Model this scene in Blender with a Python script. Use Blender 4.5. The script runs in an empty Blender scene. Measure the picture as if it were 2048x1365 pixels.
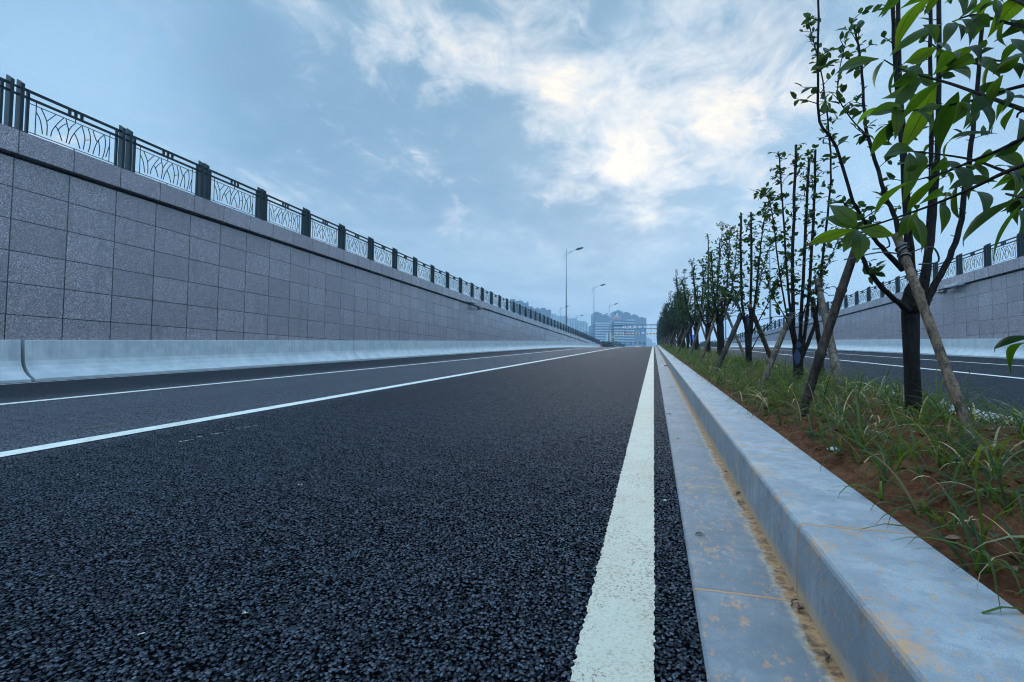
import bpy, bmesh, math, random
import numpy as np
from mathutils import Vector, Matrix, noise as mn

random.seed(7); rng = np.random.default_rng(7)
scene = bpy.context.scene
COL = scene.collection
pi = math.pi

# ------------------------------------------------------------------ camera and picture-to-world helpers
H = 0.674
FPX, TH, PS, RO, G = 992.1, math.radians(2.53), math.radians(15.96), math.radians(.512), .0444
cF = Vector((-math.sin(PS)*math.cos(TH), math.cos(PS)*math.cos(TH), math.sin(TH)))
r0 = Vector((math.cos(PS), math.sin(PS), 0)); u0 = r0.cross(cF)
cR = r0*math.cos(RO) + u0*math.sin(RO); cU = -r0*math.sin(RO) + u0*math.cos(RO)
CAM = Vector((0, 0, H))
XM = 1.277                       # centre line of the planted median
CFALL = .0105
T0, CV = 50.0, .000154           # start and curvature of the crest
TP = T0 + G/(2*CV)
ZP = G*TP - CV*(TP-T0)**2        # level of the street beyond the ramp
ZW = 5.58                        # top of both retaining walls


def zr(t):
    if t < -28: t = -28
    if t < T0: return G*t
    if t < TP: return G*t - CV*(t-T0)**2
    return ZP


def zx(X):
    return -CFALL*abs(X) if X < 0 else -CFALL*max(0, X-2*XM)


def ray(x, y): return cF + cR*((x-1024)/FPX) + cU*((682.5-y)/FPX)
def at(x, y, d): return CAM + ray(x, y)*d
def atX(x, y, X):
    r = ray(x, y); return CAM + r*(X/r.x)


cam = bpy.data.cameras.new('camera'); cam.sensor_width = 36; cam.lens = FPX/2048*36
cam.clip_start = .05; cam.clip_end = 6000
co = bpy.data.objects.new('camera', cam); COL.objects.link(co)
co.matrix_world = Matrix(((cR.x, cU.x, -cF.x, CAM.x), (cR.y, cU.y, -cF.y, CAM.y), (cR.z, cU.z, -cF.z, CAM.z), (0, 0, 0, 1)))
scene.camera = co

# ------------------------------------------------------------------ mesh and object helpers


class MB:
    def __init__(s): s.v = []; s.f = []; s.uv = {}; s.mi = []; s.cm = 0
    def add(s, vs, fs):
        b = len(s.v); s.v.extend([tuple(p) for p in vs])
        for f in fs: s.f.append(tuple(b+i for i in f)); s.mi.append(s.cm)
        return b
    def box(s, c, size, rot=None):
        x, y, z = size[0]/2, size[1]/2, size[2]/2
        vs = [Vector((i, j, k)) for i in (-x, x) for j in (-y, y) for k in (-z, z)]
        if rot is not None: vs = [rot @ v for v in vs]
        c = Vector(c)
        s.add([c+v for v in vs], [(0, 1, 3, 2), (4, 6, 7, 5), (0, 4, 5, 1), (2, 3, 7, 6), (0, 2, 6, 4), (1, 5, 7, 3)])
    def bx(s, x0, x1, y0, y1, z0, z1): s.box(((x0+x1)/2, (y0+y1)/2, (z0+z1)/2), (x1-x0, y1-y0, z1-z0))
    def tube(s, pts, rad, n=8, cap=True, up=None):
        pts = [Vector(p) for p in pts]
        if not hasattr(rad, '__len__'): rad = [rad]*len(pts)
        rings = []; prev = None
        for i, p in enumerate(pts):
            d = (pts[min(i+1, len(pts)-1)] - pts[max(i-1, 0)])
            if d.length < 1e-9: d = Vector((0, 0, 1))
            d.normalize()
            if prev is None:
                a = Vector((0, 0, 1)) if abs(d.z) < .9 else Vector((0, 1, 0))
                prev = a - d*a.dot(d); prev.normalize()
            else:
                prev = prev - d*prev.dot(d)
                if prev.length < 1e-6: prev = d.orthogonal()
                prev.normalize()
            b = d.cross(prev)
            rings.append([p + (prev*math.cos(2*pi*k/n + pi/n) + b*math.sin(2*pi*k/n + pi/n))*rad[i] for k in range(n)])
        vs = [q for r in rings for q in r]; fs = []
        for i in range(len(pts)-1):
            for k in range(n):
                fs.append((i*n+k, i*n+(k+1) % n, (i+1)*n+(k+1) % n, (i+1)*n+k))
        if cap:
            fs.append(tuple(range(n-1, -1, -1))); fs.append(tuple((len(pts)-1)*n+k for k in range(n)))
        s.add(vs, fs)
    def grid(s, rows):
        m = len(rows[0]); vs = [p for r in rows for p in r]
        s.add(vs, [(i*m+j, i*m+j+1, (i+1)*m+j+1, (i+1)*m+j) for i in range(len(rows)-1) for j in range(m-1)])
    def lathe(s, prof, c=(0, 0, 0), n=16):
        c = Vector(c)
        rows = [[c+Vector((r*math.cos(2*pi*k/n), r*math.sin(2*pi*k/n), z)) for k in range(n+1)] for r, z in prof]
        s.grid(rows)
    def prism(s, poly, y0, y1):      # polygon in x,z extruded along y
        n = len(poly)
        s.add([(x, y0, z) for x, z in poly]+[(x, y1, z) for x, z in poly],
              [tuple(range(n)), tuple(range(2*n-1, n-1, -1))]+[(i, i+n, (i+1) % n+n, (i+1) % n) for i in range(n)])
    def build(s, name, mat, parent=None, smooth=False, loc=None, uv=None):
        me = bpy.data.meshes.new(name); me.from_pydata(s.v, [], s.f)
        for m in (mat if isinstance(mat, (list, tuple)) else [mat]): me.materials.append(m)
        if isinstance(mat, (list, tuple)): me.polygons.foreach_set('material_index', s.mi)
        if smooth: me.polygons.foreach_set('use_smooth', [True]*len(me.polygons))
        if uv is not None:
            l = me.uv_layers.new(name='UVMap'); idx = np.zeros(len(me.loops), dtype=np.int32)
            me.loops.foreach_get('vertex_index', idx)
            l.data.foreach_set('uv', np.asarray(uv, dtype=np.float32)[idx].ravel())
        me.update()
        o = bpy.data.objects.new(name, me); COL.objects.link(o)
        if parent is not None: o.parent = parent
        if loc is not None: o.location = loc
        return o


def fixn(o):
    bm = bmesh.new(); bm.from_mesh(o.data); bmesh.ops.recalc_face_normals(bm, faces=bm.faces); bm.to_mesh(o.data); bm.free(); return o


def bevel(o, w=.01, seg=2):
    m = o.modifiers.new('bevel', 'BEVEL'); m.width = w; m.segments = seg; m.limit_method = 'ANGLE'; return o


def tag(o, label=None, cat=None, group=None, kind=None):
    if label: o['label'] = label
    if cat: o['category'] = cat
    if group: o['group'] = group
    if kind: o['kind'] = kind
    return o


def thing(name, label, cat, loc=(0, 0, 0), rz=0, group=None):
    o = bpy.data.objects.new(name, None); COL.objects.link(o); o.location = loc; o.rotation_euler = (0, 0, rz)
    return tag(o, label, cat, group)


def kids(o): return [c for c in o.children]


def copy_tree(o, parent=None):
    c = o.copy(); COL.objects.link(c); c.parent = parent
    for ch in kids(o): copy_tree(ch, c)
    return c


ORD = ['nearest', 'second', 'third', 'fourth', 'fifth', 'sixth', 'seventh', 'eighth', 'ninth', 'tenth', 'eleventh', 'twelfth', 'thirteenth', 'fourteenth']

# ------------------------------------------------------------------ materials


class NT:
    def __init__(s, name):
        s.m = bpy.data.materials.new(name); s.m.use_nodes = True; s.t = s.m.node_tree; s.t.nodes.clear()
        s.out = s.t.nodes.new('ShaderNodeOutputMaterial')
    def n(s, ty, ins=None, **kw):
        nd = s.t.nodes.new('ShaderNode'+ty)
        for k, v in kw.items(): setattr(nd, k, v)
        for k, v in (ins or {}).items():
            if isinstance(v, bpy.types.NodeSocket): s.t.links.new(v, nd.inputs[k])
            else: nd.inputs[k].default_value = v
        return nd
    def math(s, op, a, b=0.0, c=None, clamp=False):
        nd = s.n('Math', operation=op, use_clamp=clamp)
        for i, v in enumerate((a, b) if c is None else (a, b, c)):
            if isinstance(v, bpy.types.NodeSocket): s.t.links.new(v, nd.inputs[i])
            else: nd.inputs[i].default_value = v
        return nd.outputs[0]
    def mix(s, f, a, b, blend='MIX'):
        nd = s.n('Mix', data_type='RGBA', blend_type=blend)
        for i, v in ((0, f), (6, a), (7, b)):
            if isinstance(v, bpy.types.NodeSocket): s.t.links.new(v, nd.inputs[i])
            else: nd.inputs[i].default_value = v if i == 0 else (tuple(v)+(1,))[:4]
        return nd.outputs[2]
    def ramp(s, f, stops, interp='LINEAR'):
        nd = s.n('ValToRGB', {'Fac': f}); cr = nd.color_ramp; cr.interpolation = interp
        while len(cr.elements) < len(stops): cr.elements.new(.5)
        for e, (p, c) in zip(cr.elements, stops):
            e.position = p; e.color = (c, c, c, 1) if not hasattr(c, '__len__') else tuple(c)+(1,)
        return nd.outputs[0]
    def sstep(s, x, a, b):
        nd = s.n('MapRange', {'Value': x, 'From Min': a, 'From Max': b}, interpolation_type='SMOOTHSTEP'); return nd.outputs[0]
    def pos(s): return s.n('TexCoord').outputs['Object']
    def noise(s, vec, scale, detail=4, rough=.5, dist=0.0, out='Fac'):
        return s.n('TexNoise', {'Vector': vec, 'Scale': scale, 'Detail': detail, 'Roughness': rough, 'Distortion': dist}).outputs[out]
    def vor(s, vec, scale, feature='F1', out='Distance', rand=1.0):
        return s.n('TexVoronoi', {'Vector': vec, 'Scale': scale, 'Randomness': rand}, feature=feature).outputs[out]
    def mapv(s, vec, sc=(1, 1, 1), loc=(0, 0, 0)): return s.n('Mapping', {'Vector': vec, 'Scale': sc, 'Location': loc}).outputs[0]
    def xyz(s, vec): return s.n('SeparateXYZ', {0: vec}).outputs
    def bump(s, h, strength=.5, dist=.01, normal=None):
        ins = {'Height': h, 'Strength': strength, 'Distance': dist}
        if normal is not None: ins['Normal'] = normal
        return s.n('Bump', ins).outputs[0]
    def pbr(s, col, rough=.6, normal=None, metal=0.0, spec=.5, **extra):
        ins = {'Roughness': rough, 'Metallic': metal, 'Specular IOR Level': spec}
        ins['Base Color'] = col if isinstance(col, bpy.types.NodeSocket) else tuple(col)+(1,)
        if normal is not None: ins['Normal'] = normal
        ins.update(extra)
        b = s.n('BsdfPrincipled', ins).outputs[0]
        s.t.links.new(b, s.out.inputs['Surface']); return b
    def surface(s, sh): s.t.links.new(sh, s.out.inputs['Surface'])


def m_asphalt():
    k = NT('asphalt'); p = k.pos(); x = k.xyz(p)
    warp = k.n('VectorMath', {0: p, 1: k.n('VectorMath', {0: k.noise(p, 60, 2, out='Color'), 'Scale': .006}, operation='SCALE').outputs[0]}, operation='ADD').outputs[0]
    cellc = k.n('TexVoronoi', {'Vector': warp, 'Scale': 116}).outputs
    d = cellc['Distance']; cid = k.xyz(k.n('VectorMath', {0: cellc['Color'], 1: (1, 1, 1)}, operation='MULTIPLY').outputs[0])
    fine = k.vor(p, 210)
    hgt = k.math('SUBTRACT', 1.0, k.math('POWER', d, 1.6)); hgt = k.math('MULTIPLY', hgt, k.math('ADD', .55, k.math('MULTIPLY', cid[0], .7)))
    hgt = k.math('ADD', hgt, k.math('MULTIPLY', fine, -.18))
    # wear of the lanes: real surface differences between the lanes
    big = k.noise(p, .9, 5, .6); str_ = k.noise(k.mapv(p, (2.2, .05, 1)), 1.0, 4, .6)
    worn = k.math('MULTIPLY', k.sstep(x[0], -3.6, -4.3), k.sstep(x[0], -9.2, -7.4))
    base = k.mix(k.math('MULTIPLY', k.sstep(big, .3, .75), .6), (.006, .0075, .0105), (.013, .0155, .021))
    base = k.mix(k.math('MULTIPLY', worn, k.math('ADD', .5, k.math('MULTIPLY', str_, .7))), base, (.105, .104, .114))
    top = k.math('POWER', cid[1], 2.2)
    col = k.mix(k.math('MULTIPLY', top, .85), base, (.090, .101, .122))
    col = k.mix(k.sstep(d, .40, .68), col, (.002, .002, .0025))  # dark bitumen between stones, with crevice shade painted into the colour
    dust = k.math('MULTIPLY', k.sstep(k.noise(p, 3.1, 8, .72), .60, .70), .35)
    col = k.mix(dust, col, (.040, .040, .042))
    chip = k.math('MULTIPLY', k.math('LESS_THAN', k.vor(k.n('VectorMath', {0: p, 1: k.n('VectorMath', {0: k.noise(p, 40, 3, out='Color'), 'Scale': .05}, operation='SCALE').outputs[0]}, operation='ADD').outputs[0], 2.2), .035), k.sstep(d, .5, .3))
    col = k.mix(chip, col, (.6, .6, .6))
    nb = k.bump(fine, .35, .003)
    rough = k.math('ADD', .40, k.math('MULTIPLY', cid[2], .32))
    spc = k.math('MULTIPLY', k.sstep(d, .60, .30), k.math('ADD', .02, k.math('MULTIPLY', cid[0], .15)))
    far = k.sstep(k.n('VectorMath', {0: p}, operation='LENGTH').outputs['Value'], 5.0, 1.6)
    k.pbr(col, rough, nb, spec=spc)
    dsp = k.n('Displacement', {'Height': k.math('ADD', 1.0, k.math('MULTIPLY', k.math('ADD', k.math('MULTIPLY', hgt, .8), -1.0), k.math('ADD', .55, k.math('MULTIPLY', far, .45)))), 'Midlevel': 1.0, 'Scale': .0085}).outputs[0]
    k.t.links.new(dsp, k.out.inputs['Displacement']); k.m.displacement_method = 'BOTH'
    return k.m


def m_paint(name='road_paint', worn=0.0, c=(.385, .345, .265)):
    k = NT(name); p = k.pos()
    n = k.noise(p, 14, 8, .75); f = k.noise(p, 170, 3, .7); v = k.vor(p, 95)
    st = k.math('MULTIPLY', k.sstep(k.noise(p, 2.3, 4, .6), .42, .62), k.sstep(k.noise(k.mapv(p, (1, 3.5, 1)), 95, 4, .75), .50, .62))
    col = k.mix(k.math('MULTIPLY', k.sstep(n, .35, .8), .35), c, (.30, .275, .21))
    col = k.mix(k.math('MULTIPLY', st, .75), col, (.30, .20, .11))
    col = k.mix(k.math('MULTIPLY', k.sstep(k.noise(p, 105, 4, .8), .53, .59), k.math('ADD', .35, k.math('MULTIPLY', k.sstep(k.noise(p, 7, 4, .6), .42, .60), .65))), col, (.17, .105, .06))
    k.pbr(col, .55, k.bump(k.math('SUBTRACT', k.math('MULTIPLY', f, .5), v), .55, .004), spec=.35)
    return k.m


def lines_y(k, y, off, step, w, soft=.002):
    """1 on thin lines every `step` along y."""
    a = k.math('FRACT', k.math('DIVIDE', k.math('ADD', y, -off+step*500.5), step))
    dd = k.math('MULTIPLY', k.math('ABSOLUTE', k.math('ADD', a, -.5)), step)
    return k.sstep(dd, w/2+soft, max(w/2-soft, 0))


def m_kerb(gutter=False):
    k = NT('gutter_stone' if gutter else 'kerb_stone'); p = k.pos(); x = k.xyz(p)
    lx = k.math('SUBTRACT', XM, k.math('ABSOLUTE', k.math('SUBTRACT', x[0], XM)))      # same on both sides of the median
    off = .45 if gutter else .49
    jn = lines_y(k, k.math('ADD', x[1], k.math('MULTIPLY', k.math('ADD', k.noise(p, 30, 3), -.5), .006)), off, 1.0, .012, .003)
    blk = k.n('TexWhiteNoise', {'W': k.math('FLOOR', k.math('ADD', x[1], -off))}, noise_dimensions='1D').outputs['Value']
    n1 = k.noise(p, 5, 6, .65); n2 = k.noise(p, 55, 5, .7); gr = k.noise(p, 420, 2, .6)
    streak = k.noise(k.mapv(p, (9, 9, 1.4), (0, 0, 0)), 2.0, 5, .6, .6)
    col = k.mix(k.sstep(n1, .3, .72), (.105, .112, .12) if gutter else (.175, .185, .195), (.19, .20, .205) if gutter else (.315, .325, .33))
    col = k.mix(k.math('MULTIPLY', k.sstep(streak, .44, .60), .6), col, (.10, .112, .125) if gutter else (.16, .175, .19))
    col = k.mix(k.math('MULTIPLY', blk, .3), col, (.13, .14, .15) if gutter else (.21, .225, .24))
    col = k.mix(k.math('MULTIPLY', k.sstep(gr, .5, .62), .5), col, (.13, .14, .15))
    spots = k.math('MULTIPLY', k.sstep(k.noise(k.mapv(p, (1.6, .8, 1)), 44, 3, .6), .585, .62), k.sstep(k.noise(p, 3, 3), .38, .52))
    spots2 = k.math('MULTIPLY', k.sstep(k.noise(k.mapv(p, (1.2, .7, 1.2)), 14, 6, .72), .575, .615), k.sstep(k.noise(p, 2.1, 3), .42, .54))
    col = k.mix(k.math('MULTIPLY', k.math('MAXIMUM', k.math('MULTIPLY', spots, .8), spots2), .68 if gutter else .55), col, k.mix(k.noise(p, 30, 3), (.30, .115, .045), (.50, .29, .14)))
    dk = k.math('MULTIPLY', k.sstep(k.noise(k.mapv(p, (1, 1, 1), (4, 9, 2)), 9, 7, .75), .56, .66), .55)
    col = k.mix(dk, col, (.13, .13, .13))
    wob = k.math('MULTIPLY', k.math('ADD', k.noise(k.mapv(p, (1, .8, 1)), 12, 8, .75), -.5), .10)
    if gutter:
        e = k.math('ADD', k.math('SUBTRACT', .36, lx), wob)
        mud = k.sstep(e, .036, .026); mud2 = k.math('MULTIPLY', k.math('MULTIPLY', k.sstep(e, .056, .034), k.sstep(k.noise(p, 34, 5, .7), .40, .58)), .6)
        col = k.mix(mud2, col, (.48, .32, .18)); 
        mc = k.mix(k.sstep(k.noise(p, 40, 6, .7), .4, .65), (.34, .175, .075), (.085, .042, .02))
        col = k.mix(mud, col, mc)
    else:
        rel = k.math('SUBTRACT', x[2], k.math('MULTIPLY', x[1], G))
        e = k.math('ADD', rel, k.math('MULTIPLY', wob, .55))
        splash = k.math('MULTIPLY', k.sstep(e, .055, .018), .85)
        col = k.mix(splash, col, (.42, .28, .16))
        edge = k.math('MULTIPLY', k.math('MULTIPLY', k.sstep(lx, .44, .385), k.sstep(rel, .15, .18)), k.math('MULTIPLY', k.sstep(k.noise(p, 6, 5, .7), .50, .60), k.sstep(k.noise(p, 55, 5, .75), .42, .56)))
        col = k.mix(k.math('MULTIPLY', edge, .8), col, (.42, .22, .10))
    col = k.mix(k.math('MULTIPLY', jn, .9), col, (.36, .20, .10))
    h = k.math('SUBTRACT', k.math('ADD', k.math('MULTIPLY', n2, .6), k.math('MULTIPLY', gr, .25)), k.math('MULTIPLY', jn, 1.2))
    k.pbr(col, .6, k.bump(h, .8, .008), spec=.3)
    return k.m


def m_soil():
    k = NT('red_soil'); p = k.pos()
    n = k.noise(p, 22, 8, .72); n2 = k.noise(p, 3, 5, .6); v = k.vor(p, 60)
    col = k.mix(k.sstep(n, .3, .7), (.050, .017, .007), (.20, .074, .032))
    col = k.mix(k.math('MULTIPLY', k.sstep(n2, .4, .7), .5), col, (.24, .10, .045))
    h = k.math('SUBTRACT', n, k.math('MULTIPLY', v, .5))
    k.pbr(col, .9, k.bump(h, 1.0, .05), spec=.1)
    return k.m


def m_granite(name='granite_cladding', coping=False):
    k = NT(name); p = k.pos(); x = k.xyz(p)
    j = lines_y(k, x[1], 7.14, 1.06, .022, .004)
    if not coping:
        j = k.math('MAXIMUM', j, lines_y(k, x[2], .245, .685, .020, .004))
    idv = k.n('CombineXYZ', {0: k.math('FLOOR', k.math('DIVIDE', k.math('ADD', x[1], -7.14), 1.06)), 1: k.math('FLOOR', k.math('DIVIDE', k.math('ADD', x[2], -.245), .685)), 2: 0.0}).outputs[0]
    tile = k.n('TexWhiteNoise', {'Vector': idv}, noise_dimensions='3D').outputs['Value']
    g = k.noise(p, 75, 3, .8); g2 = k.vor(p, 60, out='Color'); gx = k.xyz(g2)
    cloud = k.noise(p, .8, 5, .65); drip = k.noise(k.mapv(p, (3, 3, .35)), 1.3, 5, .6)
    col = k.mix(k.sstep(g, .32, .68), (.118, .094, .101), (.43, .35, .362))
    col = k.mix(k.math('MULTIPLY', k.math('GREATER_THAN', gx[0], .78), .75), col, (.07, .068, .075))
    col = k.mix(k.math('MULTIPLY', k.math('GREATER_THAN', gx[1], .86), .6), col, (.60, .55, .54))
    col = k.mix(k.math('MULTIPLY', tile, .34), col, (.12, .10, .105))
    col = k.mix(k.math('MULTIPLY', k.sstep(cloud, .5, .75), .25), col, (.15, .13, .135))
    col = k.mix(k.math('MULTIPLY', k.sstep(drip, .54, .64), .30), col, (.13, .12, .125))
    col = k.mix(k.math('MULTIPLY', j, .92), col, (.004, .004, .004))
    tilt = k.math('MULTIPLY', k.math('ADD', tile, -.5), .10)
    k.pbr(col, k.math('ADD', .24, tilt), k.bump(k.math('SUBTRACT', k.math('MULTIPLY', g, .05), j), .6, .006), spec=.5)
    return k.m


def m_concrete(name='barrier_concrete', a=(.31, .335, .345), b=(.43, .45, .45)):
    k = NT(name); p = k.pos(); x = k.xyz(p)
    n = k.noise(p, 2.2, 7, .65); st = k.noise(k.mapv(p, (1, 5, .25)), 2.4, 6, .65); f = k.noise(p, 80, 4, .6)
    rel = k.math('SUBTRACT', x[2], k.math('MULTIPLY', x[1], G))
    col = k.mix(k.sstep(n, .3, .7), a, b)
    up = k.sstep(rel, .22, .45)
    col = k.mix(k.math('MULTIPLY', k.math('MULTIPLY', k.sstep(st, .42, .65), up), .4), col, (.24, .255, .265))
    col = k.mix(k.math('MULTIPLY', k.sstep(k.noise(p, 6, 6, .7), .6, .75), .25), col, (.33, .30, .26))
    k.pbr(col, .62, k.bump(f, .2, .004), spec=.35)
    return k.m


def m_plain(name, col, rough=.5, metal=0.0, spec=.5, var=.25, scale=6, bumpd=0.0):
    k = NT(name); p = k.pos(); n = k.noise(p, scale, 5, .65)
    c2 = tuple(c*(1-var) for c in col)
    nb = k.bump(k.noise(p, scale*12, 3, .6), .3, bumpd) if bumpd else None
    k.pbr(k.mix(k.sstep(n, .35, .68), col, c2), rough, nb, metal=metal, spec=spec)
    return k.m


def m_bark(name='bark', a=(.017, .013, .011), b=(.004, .0035, .003)):
    k = NT(name); p = k.pos()
    n = k.noise(k.mapv(p, (1, 1, .35)), 45, 6, .7); r = k.noise(k.mapv(p, (.3, .3, 1)), 60, 3, .6)
    lich = k.sstep(k.noise(p, 9, 5, .7), .60, .72)
    col = k.mix(k.sstep(n, .35, .65), b, a); col = k.mix(k.math('MULTIPLY', lich, .35), col, (.05, .046, .040))
    k.pbr(col, .8, k.bump(k.math('ADD', n, k.math('MULTIPLY', r, .6)), .8, .008), spec=.12)
    return k.m


def m_bamboo(name, a, b):
    k = NT(name); p = k.pos()
    n = k.noise(k.mapv(p, (6, 6, 1)), 7, 6, .7, .5); m = k.noise(p, 26, 6, .75)
    col = k.mix(k.sstep(n, .38, .62), a, b)
    col = k.mix(k.math('MULTIPLY', k.sstep(m, .51, .60), .8), col, tuple(c*.3 for c in b))
    k.pbr(col, .65, k.bump(k.math('ADD', n, m), .4, .003), spec=.2)
    return k.m


def m_leaf(name, a, b, trans, tmix=.45, rough=.42, veins=False, scale=8):
    k = NT(name); p = k.pos(); n = k.noise(p, scale, 4, .6)
    col = k.mix(k.sstep(n, .35, .65), a, b); tc = k.mix(k.sstep(n, .35, .65), trans, tuple(c*.7 for c in trans))
    isl = k.n('NewGeometry').outputs['Random Per Island']
    f_ = k.math('ADD', .55, k.math('MULTIPLY', isl, .9))
    fv = k.n('CombineXYZ', {0: k.math('MULTIPLY', f_, k.math('ADD', .8, k.math('MULTIPLY', isl, .45))), 1: f_, 2: f_}).outputs[0]
    col = k.mix(1.0, col, fv, 'MULTIPLY'); tc = k.mix(1.0, tc, fv, 'MULTIPLY')
    nb = None
    if veins:
        u = k.xyz(k.n('UVMap').outputs[0])
        ac = k.math('ABSOLUTE', u[1])
        rib = k.sstep(ac, .07, .03)
        w = k.math('SINE', k.math('ADD', k.math('MULTIPLY', k.math('SUBTRACT', u[0], k.math('MULTIPLY', ac, .16)), 85.0), 0.0))
        vein = k.math('MULTIPLY', k.sstep(w, .82, 1.0), .45)
        dark = k.math('MAXIMUM', rib, vein)
        spot = k.math('MULTIPLY', k.sstep(k.noise(p, 60, 4, .7), .64, .70), .6)
        col = k.mix(k.math('MULTIPLY', dark, .6), col, tuple(c*1.5 for c in a)); tc = k.mix(k.math('MULTIPLY', dark, .85), tc, tuple(c*.25 for c in trans))
        col = k.mix(spot, col, (.16, .10, .02)); tc = k.mix(spot, tc, (.20, .13, .02))
        tip = k.sstep(u[0], 1.62, 1.72)     # leaves whose u runs past 1.6 have a withered tip
        col = k.mix(tip, col, (.16, .055, .02)); tc = k.mix(tip, tc, (.22, .07, .02))
        nb = k.bump(k.math('SUBTRACT', vein, k.math('MULTIPLY', rib, 1.5)), .25, .003)
    ins = {'Base Color': col, 'Roughness': rough, 'Specular IOR Level': .2}
    if nb is not None: ins['Normal'] = nb
    b1 = k.n('BsdfPrincipled', ins).outputs[0]; t1 = k.n('BsdfTranslucent', {'Color': tc}).outputs[0]
    k.surface(k.n('MixShader', {0: tmix, 1: b1, 2: t1}).outputs[0])
    return k.m


def m_stripe(name, axis, step, a, b):
    k = NT(name); x = k.xyz(k.pos())
    s = k.math('GREATER_THAN', k.math('FRACT', k.math('DIVIDE', x[axis], step)), .5)
    k.pbr(k.mix(s, a, b), .5); return k.m


def m_tower(name, wall, glass, fw=3.2, fh=3.0, band=.45, wide=.55):
    """wall with rows of windows, laid out in metres on the building's own axes"""
    k = NT(name); p = k.pos(); x = k.xyz(p); nm = k.xyz(k.n('NewGeometry').outputs['Normal'])
    hz = k.math('ADD', x[0], x[1])
    fx = k.math('FRACT', k.math('DIVIDE', hz, fw)); fz = k.math('FRACT', k.math('DIVIDE', x[2], fh))
    wn = k.math('MULTIPLY', k.math('LESS_THAN', fx, wide), k.math('GREATER_THAN', fz, band))
    side = k.math('LESS_THAN', k.math('ABSOLUTE', nm[2]), .5)
    idv = k.n('CombineXYZ', {0: k.math('FLOOR', k.math('DIVIDE', hz, fw)), 1: k.math('FLOOR', k.math('DIVIDE', x[2], fh)), 2: 0.0}).outputs[0]
    r = k.n('TexWhiteNoise', {'Vector': idv}, noise_dimensions='3D').outputs['Value']
    g = k.mix(r, glass, tuple(c*.5 for c in glass))
    wv = k.mix(k.noise(p, .12, 4), wall, tuple(c*.8 for c in wall))
    f = k.math('MULTIPLY', wn, side)
    k.pbr(k.mix(f, wv, g), k.math('SUBTRACT', .8, k.math('MULTIPLY', f, .6)))
    return k.m


def m_emit(name, col, st):
    k = NT(name); k.surface(k.n('Emission', {'Color': tuple(col)+(1,), 'Strength': st}).outputs[0]); return k.m


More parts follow.
